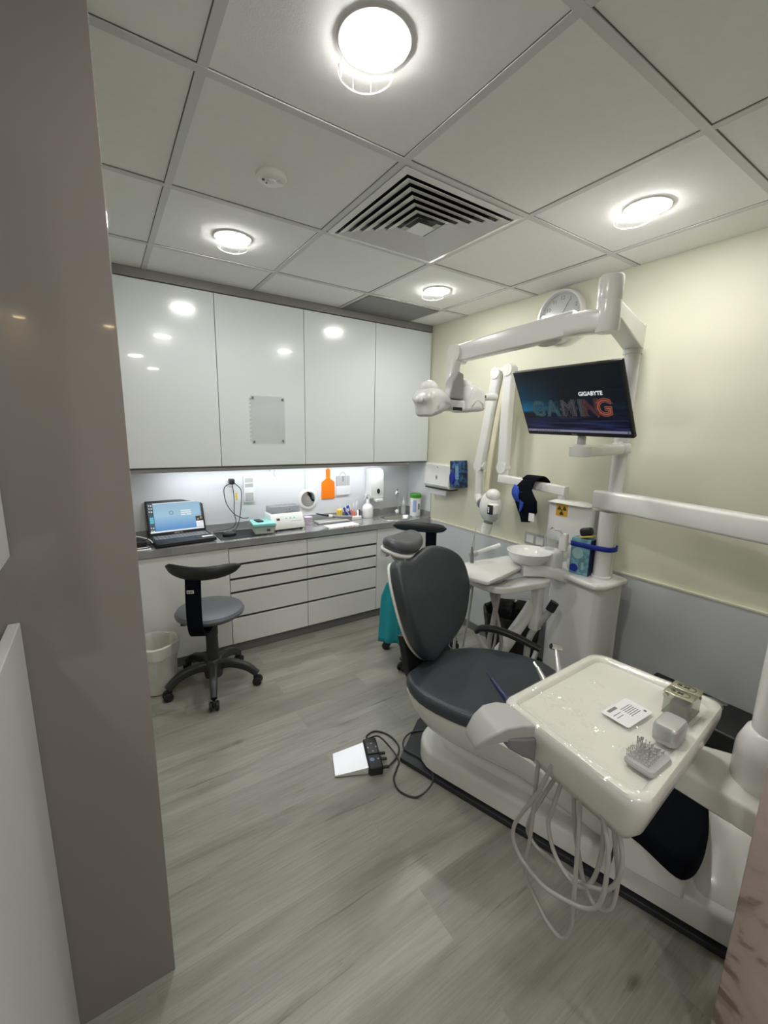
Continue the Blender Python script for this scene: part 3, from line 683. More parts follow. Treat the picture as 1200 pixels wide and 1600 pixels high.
mb = MB(F); mb.box(0.02, 0.06, 0.0, 0.03, 0.118, 0.122).tube([(0.03, 0.015, 0.12), (0.025, 0.015, 0.15)], 0.003, sub=1).tube([(0.05, 0.015, 0.12), (0.055, 0.015, 0.15)], 0.003, sub=1); mb.build('capsule_fork', 'greyd', t)
RX = Matrix.Rotation(math.radians(-33), 4, 'X')
PF = F @ T(0, -0.0685, 0.0815) @ Matrix.Rotation(math.atan2(0.073, 0.047), 4, 'X')
MB(PF).box(-0.085, -0.062, -0.008, 0.008, 0, 0.003).build('power_switch', 'black', t, smooth=False)
for k in range(3): MB(PF).lathe([(0.006, 0), (0.006, 0.003), (0.003, 0.004)], c=(-0.01+k*0.03, 0.006, 0.001), n=14).build('button', 'mint', t)
mb = MB(PF); mb.box(0.02, 0.1, -0.022, -0.018, 0, 0.001); mb.build('lettering', 'greyp', t, smooth=False)
# hanging on splashback: mirror, orange paddle, calendar, soap dispenser
t = thing('hand_mirror', 'round hand mirror with clear frame hanging left of the orange paddle', 'mirror', (1.33, YB, 1.0))
MB().lathe([(0.082, 0.0), (0.085, 0.006), (0.078, 0.010), (0.060, 0.010), (0.060, 0.004)], c=(1.33, YB-0.001, 0.975), axis=(0, -1, 0), caps=False, n=48).build('frame', 'plastic', t)
MB().lathe([(0.060, 0.003), (0.060, 0.005)], c=(1.33, YB-0.001, 0.975), axis=(0.05, -1, 0.1), n=48).build('mirror_glass', 'mirror', t)
MB().rbox(1.306, 1.334, YB-0.009, YB-0.003, 1.05, 1.195, 0.0025).build('handle', mat('milky clear handle', (0.72, 0.74, 0.78), 0.2), t)
t = thing('orange_paddle', 'flat orange light-shielding paddle hanging on the splashback', 'paddle', (1.5, YB, 1.05))
pl = [(-0.058, 0), (0.058, 0), (0.058, 0.135), (0.018, 0.165), (0.018, 0.235), (0.008, 0.245), (-0.008, 0.245), (-0.018, 0.235), (-0.018, 0.165), (-0.058, 0.135)]
FP = T(1.505, YB-0.003, 0.965) @ Matrix.Rotation(PI/2, 4, 'X')
MB(FP).prism(pl, 0, 0.004).build('blade', 'orange', t, smooth=False, bevel=0.001)
t = thing('tear_off_calendar', 'small white tear-off note calendar hanging right of the orange paddle', 'calendar', (1.635, YB, 1.07))
MB().box(1.578, 1.700, YB-0.010, YB-0.004, 1.06, 1.145).build('backing', 'greyp', t, smooth=False)
MB().box(1.575, 1.705, YB-0.013, YB-0.0105, 0.99, 1.065).build('pages', 'paper', t, smooth=False)
MB().tube([(1.605, YB-0.008, 1.145), (1.638, YB-0.006, 1.18), (1.67, YB-0.008, 1.145)], 0.0025, n=8, sub=2).build('hanger', 'greyp', t)
MB().box(1.635, 1.643, YB-0.0125, YB-0.0102, 1.10, 1.143).build('clip', 'greyd', t, smooth=False)
t = thing('soap_dispenser', 'tall white wall soap dispenser with dark oval window', 'soap dispenser', (1.915, YB, 0.95))
pr = lambda x: [(x, y, z) for y, z in ((YB-0.001, 0.955), (YB-0.001, 1.205), (YB-0.05, 1.205), (YB-0.082, 1.19), (YB-0.098, 1.15), (YB-0.105, 0.955))]
MB().loft([pr(1.855), pr(1.985)]).build('body', 'plastic', t, bevel=0.008)
MB().lathe([(0.014, 0), (0.014, 0.003)], c=(1.925, YB-0.105, 1.015), axis=(0, -1, 0.03), sy=1.5).build('window', 'black', t)
MB().rbox(1.895, 1.965, YB-0.125, YB-0.06, 0.925, 0.952, 0.006).build('push_plate', 'plastic', t)
# spray bottle, wipes tub, hand gel
t = thing('spray_bottle', 'white trigger spray bottle on the worktop under the soap dispenser', 'bottle', (1.845, 3.0, ZT))
MB().lathe([(0.001, 0), (0.042, 0.001), (0.046, 0.01), (0.046, 0.08), (0.040, 0.10), (0.019, 0.118), (0.015, 0.145), (0.013, 0.16)], c=(1.83, 3.0, ZT)).build('bottle', 'plastic', t)
F = T(1.83, 3.0, ZT+0.02)
MB(F).sweep([(0.012, 0, 0.14), (0.008, 0, 0.165), (-0.02, 0, 0.178)], 0.022, 0.02, upv=(0, 0, 1), sub=4).build('spray_head', 'plastic', t)
MB(F).sweep([(-0.012, 0, 0.168), (-0.026, 0, 0.15), (-0.028, 0, 0.13)], 0.008, 0.006, sub=3, upv=(1, 0, 0)).build('trigger', 'plastic', t)
t = thing('wipes_tub', 'tall white wipes tub with green lid beside the tap', 'tub', (2.215, 2.90, ZT))
c = (2.245, 2.885, ZT+0.001)
MB().lathe([(0.001, 0), (0.045, 0.001), (0.047, 0.006), (0.047, 0.155), (0.044, 0.160)], c=c).build('tub', 'plastic', t)
MB().lathe([(0.050, 0.158), (0.051, 0.166), (0.051, 0.186), (0.044, 0.195), (0.02, 0.197), (0.001, 0.196)], c=c).build('lid', 'green', t)
def arc_patch(c, r, a0, a1, z0, z1, n=8): return MB().grid(n, 1, lambda u, v: (c[0]+r*math.cos(a0+(a1-a0)*u), c[1]+r*math.sin(a0+(a1-a0)*u), c[2]+z0+(z1-z0)*v))
arc_patch(c, 0.0474, math.radians(205), math.radians(245), 0.035, 0.14).build('blue_label', mat('pale blue print', (0.30, 0.40, 0.62), 0.5, var=0.15, scale=60), t, recalc=False)
arc_patch(c, 0.0474, math.radians(262), math.radians(285), 0.06, 0.11).build('green_label', mat('dull green print', (0.15, 0.25, 0.18), 0.5, var=0.4, scale=60), t, recalc=False)
t = thing('hand_gel_bottle', 'small translucent pump bottle between tap and wipes tub', 'bottle', (2.185, 3.0, ZT))
c = (2.19, 2.985, ZT)
MB().lathe([(0.001, 0), (0.022, 0.001), (0.024, 0.01), (0.024, 0.09), (0.012, 0.1)], c=c).build('bottle', 'greyp', t)
MB().lathe([(0.014, 0.1), (0.014, 0.115), (0.005, 0.118), (0.004, 0.15)], c=c).build('pump', 'plastic', t)
# cluster of small dental supplies
t = thing('lilac_pot', 'small lilac pot right of the mixing machine', 'pot', (1.285, 2.985, ZT))
MB().lathe([(0.001, 0), (0.03, 0.001), (0.032, 0.045), (0.034, 0.05), (0.034, 0.06), (0.001, 0.062)], c=(1.285, 2.985, ZT)).build('body', 'pink', t)
t = thing('curing_light', 'black and white pen shaped curing lamp lying on the tray', 'dental tool', (1.45, 2.99, ZT+0.02))
o2 = MB().rbox(1.35, 1.62, 2.93, 3.03, ZT+0.0005, ZT+0.016, 0.006).build('tool_tray', 'greyp', origin=(1.48, 2.98, ZT)); tag(o2, 'shallow grey tray under the pen shaped tools', 'tray')
MB().tube([(1.36, 3.0, ZT+0.075), (1.42, 2.992, ZT+0.06), (1.46, 2.987, ZT+0.052)], 0.009, n=12, rads=[0.004, 0.008, 0.009]).build('tip', 'black', t)
MB().tube([(1.46, 2.987, ZT+0.052), (1.49, 2.984, ZT+0.047)], 0.012, n=12, sub=1).build('collar', 'plastic', t)
MB().tube([(1.49, 2.984, ZT+0.047), (1.56, 2.975, ZT+0.034), (1.66, 2.965, ZT+0.027)], 0.012, n=12).build('handle', 'greyd', t)
o = MB().box(-0.13, 0.13, -0.055, 0.055, 0.0005, 0.003, None).build('paper_sheets', 'paper', origin=(0, 0, 0), smooth=False)
o.location = (1.50, 2.835, ZT); o.rotation_euler.z = 0.06; tag(o, 'white paper sheets lying on the worktop before the tools', 'paper')
t = thing('glue_bottle', 'small yellow bottle with white cap among the tools', 'bottle', (1.56, 3.05, ZT))
MB().lathe([(0.001, 0), (0.018, 0.001), (0.02, 0.01), (0.02, 0.05), (0.01, 0.06)], c=(1.585, 3.04, ZT+0.03), sx=1.3).build('bottle', 'yel', t)
MB().lathe([(0.008, 0.06), (0.007, 0.085), (0.002, 0.1)], c=(1.585, 3.04, ZT+0.03)).build('cap', 'plastic', t)
MB().rbox(1.555, 1.615, 3.012, 3.068, ZT, ZT+0.03, 0.004).build('stand', 'yel', t)
t = thing('tool_organiser', 'white organiser holding small coloured brushes and syringes', 'organiser', (1.70, 2.99, ZT))
MB().rbox(1.655, 1.745, 2.95, 3.03, ZT+0.0005, ZT+0.03, 0.004).build('base', 'plastic', t)
cols = ['plastic', 'blue', 'plastic', 'red', 'black', 'plastic', 'plastic', 'ink']
k = 0
for dx, dy, tilt, L_, m_ in [(-0.035, 0.02, -0.4, 0.11, 'plastic'), (-0.015, 0.02, -0.15, 0.10, 'plastic'), (0.0, 0.015, 0.05, 0.105, 'plastic'), (0.02, 0.02, 0.2, 0.12, 'plastic'), (-0.03, -0.02, -0.1, 0.06, 'red'), (-0.01, -0.02, 0.1, 0.055, 'red'), (0.02, -0.02, 0.15, 0.05, 'plastic'), (0.035, -0.01, 0.3, 0.055, 'black')]:
    p = Vector((1.70+dx, 2.99+dy, ZT+0.022)); e = p+Vector((math.sin(tilt)*L_, 0.02, math.cos(tilt)*L_))
    t2 = thing('dental_brush', ['white tipped applicator standing in the organiser', 'red capped syringe in the organiser front', 'black capped syringe in the organiser front'][0 if m_ == 'plastic' else 1 if m_ == 'red' else 2], 'dental tool', tuple(p), 0, 'tools in the white organiser')
    MB().cyl(p, p+(e-p)*0.7, 0.008 if L_ < 0.09 else 0.004, n=12).build('shaft', m_ if L_ < 0.09 else 'satin', t2)
    MB().cyl(p+(e-p)*0.7, e, 0.010 if L_ < 0.09 else 0.006, 0.006 if L_ < 0.09 else 0.005, n=12).build('cap', m_, t2)
F = T(1.655, 3.035, ZT+0.07) @ Matrix.Rotation(-0.4, 4, 'Y')
t = thing('blue_packet', 'small blue packet leaning behind the coloured tools', 'packet', (1.655, 3.035, ZT+0.03), 0)
MB(F).rbox(-0.028, 0.028, -0.006, 0.006, -0.05, 0.035, 0.003).build('packet', 'bluec', t)
MB(F).box(-0.018, 0.015, -0.0067, -0.0062, -0.01, 0.015).build('label_patch', 'paper', t, smooth=False)
t = thing('cotton_jar', 'small round clear jar with dark lid beside the spray bottle', 'jar', (1.775, 3.03, ZT))
MB().lathe([(0.001, 0), (0.026, 0.001), (0.027, 0.045)], c=(1.775, 3.03, ZT)).build('body', 'glassg', t)
MB().lathe([(0.028, 0.045), (0.028, 0.057), (0.001, 0.058)], c=(1.775, 3.03, ZT)).build('lid', 'greyd', t)

# ------------------------------------------------------------------ right wall: towel dispenser, glove carton, clock, socket
t = thing('paper_towel_dispenser', 'white wall paper towel dispenser in the back corner', 'towel dispenser', (2.25, 2.58, 1.1))
XD = 2.225
MB().loft([[(x, y, z) for x, z in ((XR-0.001, 1.075), (XD+0.005, 1.075), (XD-0.012, 1.10), (XD, 1.262), (XD+0.02, 1.268), (XR-0.001, 1.268))] for y in (2.44, 2.74)]).build('body', 'plastic', t, bevel=0.006)
MB().box(XD-0.002, XR-0.002, 2.445, 2.735, 1.066, 1.0745).build('base_strip', 'black', t, smooth=False)
MB().lathe([(0.012, 0), (0.012, 0.003), (0.009, 0.0035)], c=(XD-0.008, 2.585, 1.16), axis=(-1, 0, 0), sx=1.6, sy=0.8).build('window', 'greyp', t)
MB().box(XD-0.014, XD-0.010, 2.582, 2.588, 1.152, 1.170).box(XD-0.003, XD+0.001, 2.581, 2.589, 1.236, 1.246).build('mark', 'ink', t, smooth=False)
MB().box(2.245, 2.2465, 2.50, 2.69, 1.02, 1.068).build('paper_towel', 'paper', t, smooth=False)
t = thing('glove_carton', 'dark blue printed glove box hung beside the towel dispenser', 'box', (2.28, 2.36, 1.1))
F = T(2.268, 2.392, 1.205) @ Matrix.Rotation(math.radians(-5), 4, 'X')
MB(F).rbox(-0.045, 0.045, -0.050, 0.046, -0.105, 0.10, 0.003).build('carton', 'bluebox', t)
MB(F).ellip((-0.047, 0.02, -0.03), 0.012, 0.03, 0.05).build('glove_end', 'blue', t)
MB(F).box(-0.0465, -0.0455, -0.05, -0.015, -0.04, 0.06).build('print_patch', mat('light blue print', (0.15, 0.3, 0.5), 0.5, var=0.9, scale=90), t, smooth=False)
t = thing('wall_clock', 'round white wall clock showing about five past nine', 'clock', (XR, 1.648, 2.19))
CF = XF((XR-0.001, 1.648, 2.190), (0, -1, 0), (0, 0, 1))   # x axis to the viewer's right, z out of wall (-x)
MB(CF).lathe([(0.150, 0), (0.150, 0.028), (0.144, 0.038), (0.134, 0.038), (0.128, 0.024), (0.128, 0.010)], n=64, caps=False).build('rim', 'metalwhite', t)
MB(CF).lathe([(0.130, 0.004), (0.130, 0.010)], n=64).build('dial', 'clockface', t)
MB(CF).lathe([(0.129, 0.0245), (0.129, 0.026)], n=64).build('glass', 'glass', t)
mb = MB()
for h_ in range(1, 13):
    a = PI/2-h_*PI/6; mb.text(str(h_), 0.030, CF @ T(0.104*math.cos(a), 0.104*math.sin(a), 0.0105))
mb.build('numerals', 'ink', t, smooth=False)
def hand(ang, L_, w, z): 
    R = Matrix.Rotation(PI/2-ang, 4, 'Z'); mb = MB(CF); mb.box(-0.02, L_, -w/2, w/2, z, z+0.0012, R); return mb
hand(math.radians(272), 0.062, 0.006, 0.0125).build('hour_hand', 'ink', t, smooth=False)
hand(math.radians(30), 0.098, 0.004, 0.0145).build('minute_hand', 'ink', t, smooth=False)
MB(CF).lathe([(0.007, 0.010), (0.007, 0.017)]).build('hub', 'ink', t)
t = thing('wall_socket_panel', 'beige wall socket panel low behind the spittoon bowl', 'socket', (XR, 1.69, 0.85))
MB().rbox(XR-0.012, XR-0.001, 1.61, 1.77, 0.80, 0.88, 0.003).build('plate', 'greyp', t)
MB().box(XR-0.0135, XR-0.0125, 1.625, 1.68, 0.815, 0.865).box(XR-0.0135, XR-0.0125, 1.70, 1.755, 0.815, 0.865).build('sockets', 'plastic', t, smooth=False)

# ------------------------------------------------------------------ stools
def make_stool():
    t = thing('operator_stool', '', 'stool', (0, 0, 0))
    MB().lathe([(0.001, 0.44), (0.12, 0.44), (0.165, 0.447), (0.186, 0.463), (0.188, 0.475), (0.178, 0.49), (0.15, 0.498), (0.08, 0.502), (0.001, 0.502)], n=48).build('seat', 'stoolseat', t)
    MB().lathe([(0.024, 0.435), (0.034, 0.43), (0.036, 0.33), (0.033, 0.32), (0.035, 0.13), (0.035, 0.06)], n=24).build('gas_column', 'stoolblack', t)
    MB().lathe([(0.038, 0.06), (0.050, 0.065), (0.056, 0.13), (0.046, 0.165), (0.037, 0.175)], n=24).build('base_hub', 'stoolblack', t)
    for k in range(5):
        a = k*2*PI/5+math.radians(69)
        R = rotz(a)
        MB(R).sweep([(0.02, 0, 0.128), (0.10, 0, 0.140), (0.19, 0, 0.118), (0.255, 0, 0.070)], 0.042, 0.048, r=0.3, scale=[1.15, 1.05, 0.95, 0.8]).build('leg', 'stoolblack', t)
        c = MB(R @ T(0.255, 0, 0)).rbox(-0.024, 0.022, -0.008, 0.008, 0.022, 0.062, 0.006)
        c.cyl((0, -0.012, 0.026), (0, 0.012, 0.026), 0.007)
        c.lathe([(0.020, 0.009), (0.026, 0.011), (0.026, 0.022), (0.018, 0.026)], c=(0, 0, 0.0262), axis=(0, 1, 0)).lathe([(0.020, 0.009), (0.026, 0.011), (0.026, 0.022), (0.018, 0.026)], c=(0, 0, 0.0262), axis=(0, -1, 0))
        c.build('caster', 'black', t)
    # back stem: flat bar curving up behind the seat
    MB().sweep([(0.0, -0.02, 0.425), (0, -0.16, 0.418), (0, -0.232, 0.438), (0, -0.262, 0.50), (0, -0.268, 0.60), (0, -0.258, 0.72), (0, -0.25, 0.77)], 0.078, 0.012, upv=(0, 1, 0.001), sub=5, r=0.4).build('back_stem', 'blackcloth', t)
    bar = []
    mb = MB()
    n = 16; rings = []
    for i in range(n+1):
        s_ = -1+2*i/n; x = 0.19*s_; y = -0.262+0.075*s_*s_; hh = 0.032*(1-abs(s_)**3.5)**0.5+0.004; ww = 0.018*(1-abs(s_)**4)**0.5+0.004
        z = 0.785+0.018*s_*s_
        rings.append([(x, y+ww*math.cos(q), z+hh*math.sin(q)) for q in [2*PI*j/16 for j in range(16)]])
    mb.loft(rings).build('back_bar', 'black', t)
    MB().rbox(-0.135, -0.105, -0.10, 0.02, 0.425, 0.437, 0.004).build('height_lever', 'black', t)
    return t
st = make_stool()
MB().box(-0.026, 0.008, -0.2765, -0.2745, 0.685, 0.702).build('brand_label', 'paper', st, smooth=False)
mb = MB(); mb.box(-0.022, -0.016, -0.2772, -0.2768, 0.689, 0.698).box(-0.012, 0.004, -0.2772, -0.2768, 0.694, 0.697).box(-0.012, 0.003, -0.2772, -0.2768, 0.690, 0.6925); mb.build('label_print', 'ink', st, smooth=False)
st['label'] = 'black wheeled stool with grey round seat before the laptop worktop'
st['group'] = 'operator stools'
st2 = copy_tree(st)
st2['label'] = 'second wheeled stool behind the patient chair, only back bar showing'
st.location = (0.449, 2.47, 0); st.rotation_euler.z = math.radians(-27)
for ch in st.children:
    if ch.name.startswith('back_bar'): ch.location = (0.035, 0, 0)
ST2A = math.atan2(0.68, 0.73)+PI/2
st2.location = (1.735, 2.10, 0); st2.rotation_euler.z = ST2A
for ch in list(st2.children):
    n_ = ch.name.split('.')[0]
    if n_ in ('back_bar', 'back_stem', 'seat', 'height_lever', 'label_print', 'brand_label'): ch.location.z += 0.055
    if n_ == 'back_bar': ch.location.x += 0.075
    if n_ in ('label_print', 'brand_label'): bpy.data.objects.remove(ch)
# turquoise sheet draped over second stool
def drape(u, v):
    # u along hang direction, v across
    p0 = Vector((1.735, 2.10, 0.5605)); d = Vector((-0.86, -0.50, 0)); w = Vector((0.50, -0.86, 0))
    s_ = (u-0.35)*1.0; fold = 0.012*math.sin(v*17)+0.01*math.sin(v*31+2)
    along = min(s_, 0.21)+max(0, s_-0.21)*0.10; down = max(0, s_-0.21)*0.90
    if down > 0.46: down = 0.46+(down-0.46)*0.1
    f = min(1, max(0, (s_-0.12)/0.2))
    return p0+d*(along+fold*f)+w*((v-0.5)*(0.30+0.12*f))+Vector((0, 0, -down+0.003))
o = MB().grid(30, 40, lambda u, v: drape(u, v)).build('plastic_apron', 'turq', origin=(1.6, 2.0, 0.5), solid=0.0015); tag(o, 'turquoise plastic apron draped over the stool behind the patient chair', 'apron')
MB

# ------------------------------------------------------------------ waste bins
t = thing('waste_bin', 'round cream waste bin with clear liner beside the stool', 'bin', (0.19, 2.55, 0))
c = (0.165, 2.60, 0)
MB().lathe([(0.001, 0.002), (0.085, 0.002), (0.092, 0.01), (0.118, 0.285), (0.124, 0.288), (0.124, 0.296), (0.113, 0.296), (0.088, 0.016), (0.001, 0.014)], c=c, n=48).build('bin_body', 'binw', t)
mb = MB()
n = 60
rings = []
for r, z, a in ((0.10, 0.10, 0.008), (0.109, 0.22, 0.006), (0.1105, 0.29, 0.003), (0.117, 0.304, 0.003), (0.1265, 0.298, 0.002), (0.128, 0.26, 0.004), (0.124, 0.235, 0.005)):
    rings.append([(c[0]+(r+a*math.sin(7*q+z*30)*0.6+a*0.4*math.sin(17*q))*math.cos(q), c[1]+(r+a*math.sin(7*q+z*30)*0.6+a*0.4*math.sin(17*q))*math.sin(q), z+a*math.sin(5*q)) for q in [2*PI*i/n for i in range(n)]])
mb.loft(rings, False, False).build('bin_liner', 'liner', t, recalc=False)
t = thing('black_waste_bin', 'large waste bin covered by black liner behind the patient chair', 'bin', (2.12, 1.66, 0))
c = (2.11, 1.66, 0); rings = []
for r, z, a in ((0.12, 0.003, 0.0), (0.125, 0.10, 0.006), (0.14, 0.22, 0.01), (0.155, 0.33, 0.008), (0.162, 0.37, 0.006), (0.158, 0.385, 0.006), (0.148, 0.37, 0.004), (0.135, 0.2, 0.006), (0.10, 0.08, 0.004)):
    rings.append([(c[0]+(r*1.12+a*math.sin(9*q+z*20))*math.cos(q), c[1]+(r*1.12+a*math.sin(9*q+z*20))*math.sin(q), z*1.08+a*0.8*math.sin(6*q)) for q in [2*PI*i/n for i in range(n)]])
MB().loft(rings).build('liner', 'linen', t)
# ------------------------------------------------------------------ patient chair (frame: u towards the foot end, v towards the wall)
P0 = Vector((1.04, 1.385, 0)); U = Vector((0.308, -0.951, 0)).normalized(); V = Vector((-U.y, U.x, 0))
CH = XF(P0, U, V)
ca = math.atan2(U.y, U.x)
t = chair = thing('dental_chair', 'dental patient chair with slate grey upholstery and white base', 'dental chair', tuple(P0), ca)
bp = [(0.0, 0.0), (1.30, 0.0), (1.30, 0.56), (0.05, 0.56), (-0.085, 0.42), (-0.085, 0.27)]
MB(CH).prism(bp, 0.001, 0.024).build('base_plate', mat('black base mat', (0.022, 0.025, 0.03), 0.5), t, bevel=0.003, smooth=False)
slab(MB(CH), [(0.045, 0.012), (1.285, 0.012), (1.285, 0.55), (0.045, 0.55)], (0.13, 0.03, 0.03, 0.08), 0.024, 0.128, 0.022).build('base_cover', 'plastic', t, angle=40)
slab(MB(CH), [(0.13, 0.075), (1.06, 0.075), (1.06, 0.50), (0.13, 0.50)], (0.09, 0.08, 0.06, 0.06), 0.115, 0.165, 0.022).build('base_step', 'plastic', t, angle=40)
rings = []
for u, k in ((1.085, 0.0), (1.10, 0.75), (1.125, 1.0), (1.235, 1.0), (1.262, 0.8), (1.278, 0.0)):
    rings.append([(u, v, z0+(z-z0)*k) for v, z, z0 in ((0.020, 0.105, 0.10), (0.030, 0.122, 0.10), (0.12, 0.150, 0.10), (0.22, 0.178, 0.10), (0.33, 0.212, 0.10), (0.36, 0.205, 0.10), (0.37, 0.15, 0.10), (0.37, 0.09, 0.09), (0.020, 0.09, 0.09))])
MB(CH).loft(rings).build('base_end_ramp', 'plastic', t, angle=50)
# lift housing: hump from under the seat down to the foot end
rings = []
for u, v0, v1, zt in ((0.10, 0.16, 0.40, 0.20), (0.16, 0.12, 0.44, 0.30), (0.3, 0.10, 0.46, 0.36), (0.5, 0.10, 0.46, 0.35), (0.75, 0.11, 0.45, 0.30), (0.92, 0.13, 0.43, 0.25), (1.02, 0.16, 0.40, 0.17)):
    sec = []
    vm = (v0+v1)/2; hw = (v1-v0)/2
    for k in range(13):
        a = PI*k/12; x = math.copysign(abs(math.cos(a))**0.5, math.cos(a)); z = abs(math.sin(a))**0.55
        sec.append((u, vm+hw*x, 0.13+(zt-0.13)*z))
    rings.append(sec)
MB(CH).loft(rings, True, True, closed=True).build('lift_housing', 'plastic', t)
seat = smooth_poly([(0.015, 0.07), (0.035, -0.02), (0.14, -0.085), (0.32, -0.095), (0.45, -0.050), (0.60, 0.030), (0.80, 0.035), (1.0, 0.02), (1.085, 0.19), (1.04, 0.36), (0.95, 0.42), (0.70, 0.44), (0.55, 0.475), (0.42, 0.505), (0.28, 0.485), (0.15, 0.43), (0.06, 0.33), (0.01, 0.20)], 4)
def seatz(u, v):
    d = 0.0
    if u > 0.45: d = -0.16*(u-0.45)/0.6*(min(1, (u-0.45)/0.2)) 
    e = (v-0.2)/0.3; d += 0.018*e*e-0.01
    d += 0.012*math.exp(-((u-0.05)/0.08)**2)
    return d
cush = MB(CH).pad(seat, 0.395, 0.462, 0.026, seatz, inner=10).build('seat', 'uphol', t, angle=60)
shell = smooth_poly([(x*0.96+0.02, (y-0.2)*0.95+0.2) for x, y in [(0.01, 0.07), (0.03, -0.02), (0.14, -0.075), (0.32, -0.085), (0.50, -0.07), (0.70, -0.04), (0.95, -0.03), (1.06, 0.03), (1.09, 0.19), (1.06, 0.35), (0.95, 0.41), (0.70, 0.43), (0.55, 0.46), (0.42, 0.49), (0.28, 0.47), (0.15, 0.42), (0.06, 0.32), (0.0, 0.20)]], 4)
def scl(P, s_, cx, cy): return [((x-cx)*s_+cx, (y-cy)*s_+cy) for x, y in P]
def ring(P, z, f=1): return [(x, y, z+f*seatz(x, y)) for x, y in P]
rings = [ring(scl(shell, 1.0, 0.4, 0.2), 0.402), ring(scl(shell, 1.035, 0.4, 0.2), 0.396), ring(scl(shell, 1.035, 0.4, 0.2), 0.385), ring(scl(shell, 1.005, 0.4, 0.2), 0.350), ring(scl(shell, 0.955, 0.41, 0.2), 0.310), ring(scl(shell, 0.88, 0.42, 0.2), 0.275, 0.9), ring(scl(shell, 0.76, 0.43, 0.2), 0.245, 0.7), ring(scl(shell, 0.58, 0.45, 0.2), 0.225, 0.5)]
MB(CH).loft(rings).build('seat_shell', 'plastic', t, angle=60)
# white wedge below the foot end
MB(CH).loft([[(u, -0.035, z) for u, z in ((0.84, 0.15), (1.075, 0.150), (1.075, 0.205), (0.86, 0.315))], [(u, 0.34, z) for u, z in ((0.84, 0.15), (1.075, 0.150), (1.075, 0.205), (0.86, 0.315))]]).build('foot_wedge', 'plastic', t, bevel=0.008)
foot = smooth_poly([(0.80, -0.015), (0.95, -0.045), (1.05, -0.068), (1.09, -0.02), (1.112, 0.08), (1.118, 0.19), (1.105, 0.33), (1.055, 0.42), (0.95, 0.445), (0.80, 0.46), (0.79, 0.2)], 4)
fc = MB(CH).pad(foot, 0.392, 0.470, 0.024, seatz).build('foot_cover', 'blackcloth', t, angle=60); lab(fc, 'black cover over the foot end')
# backrest
def backframe():
    base = CH @ Vector((0.055, 0.235, 0.475)); top = CH @ Vector((-0.135, 0.235, 0.985))
    up = (top-base).normalized(); x = (CH.to_3x3() @ Vector((0, 1, 0))).normalized()
    return XF(base, x, up)     # local x across, y up, z = x cross y
BF = backframe()
zdir = 1 if (BF.to_3x3() @ Vector((0, 0, 1))).dot(U) > 0 else -1
bo = smooth_poly([(-0.10, 0.0), (-0.205, 0.10), (-0.265, 0.22), (-0.285, 0.34), (-0.27, 0.44), (-0.22, 0.495), (-0.11, 0.475), (0.0, 0.495), (0.10, 0.505), (0.20, 0.465), (0.262, 0.395), (0.275, 0.28), (0.25, 0.18), (0.20, 0.09), (0.12, 0.035), (0.0, 0.0)], 5)
def bz(x, y): return zdir*(0.055*(x/0.27)**2+0.02*math.sin((y-0.1)*5))
if zdir > 0: bk = MB(BF).pad(bo, -0.040, 0.035, 0.028, bz, inner=10)
else: bk = MB(BF).pad(bo, -0.035, 0.040, 0.028, bz, inner=10)
bk.build('backrest', 'uphol', t, angle=60)
mb = MB(BF)
mb.tube([(-0.115, 0.485, zdir*0.043), (-0.03, 0.42, zdir*0.036), (0.03, 0.33, zdir*0.038), (0.075, 0.22, zdir*0.040), (0.10, 0.12, zdir*0.038)], 0.0022, n=8).build('backrest_piping', 'stoolseat', t)
sh = [((x)*0.975, (y-0.24)*0.978+0.24) for x, y in bo]
MB(BF).pad(sh, -0.052 if zdir > 0 else 0.034, -0.034 if zdir > 0 else 0.052, 0.009, bz, inner=8).build('backrest_shell', 'plastic', t, angle=60)
# black back bracket from seat rear
for v in (0.105, 0.37):
    MB(CH).sweep([(0.13, v, 0.40), (0.05, v, 0.395), (-0.005, v, 0.43), (-0.025, v, 0.50), (-0.05, v, 0.60)], 0.13 if v < 0.2 else 0.045, 0.035, upv=(1, 0, 0.3), r=0.3).build('back_bracket', 'black', t)
# headrest
HF = CH @ T(-0.165, 0.205, 0.978) @ Matrix.Rotation(math.radians(14), 4, 'Y')
hp = smooth_poly([(-0.060, -0.09), (-0.070, 0.0), (-0.060, 0.095), (-0.015, 0.125), (0.045, 0.10), (0.075, 0.035), (0.075, -0.035), (0.045, -0.10), (-0.015, -0.125)], 5)
MB(HF).pad(hp, -0.018, 0.038, 0.027, lambda x, y: 0.9*y*y-0.7*x*x, inner=8).build('headrest', 'head', t, angle=60)
MB(HF).pad([(x*1.03, y*1.03) for x, y in hp], -0.034, -0.016, 0.008, lambda x, y: 0.9*y*y-0.7*x*x).build('headrest_shell', 'plastic', t, angle=60)
MB(CH).sweep([(-0.20, 0.175, 0.965), (-0.205, 0.19, 0.93), (-0.185, 0.21, 0.89), (-0.165, 0.22, 0.83)], 0.05, 0.02, upv=(1, 0, 0), r=0.3).build('headrest_arm', 'greyp', t)
MB(CH).cyl((-0.19, 0.085, 0.958), (-0.19, 0.11, 0.953), 0.020).cyl((-0.19, 0.10, 0.955), (-0.20, 0.17, 0.938), 0.009).build('headrest_knob', 'greyp', t)
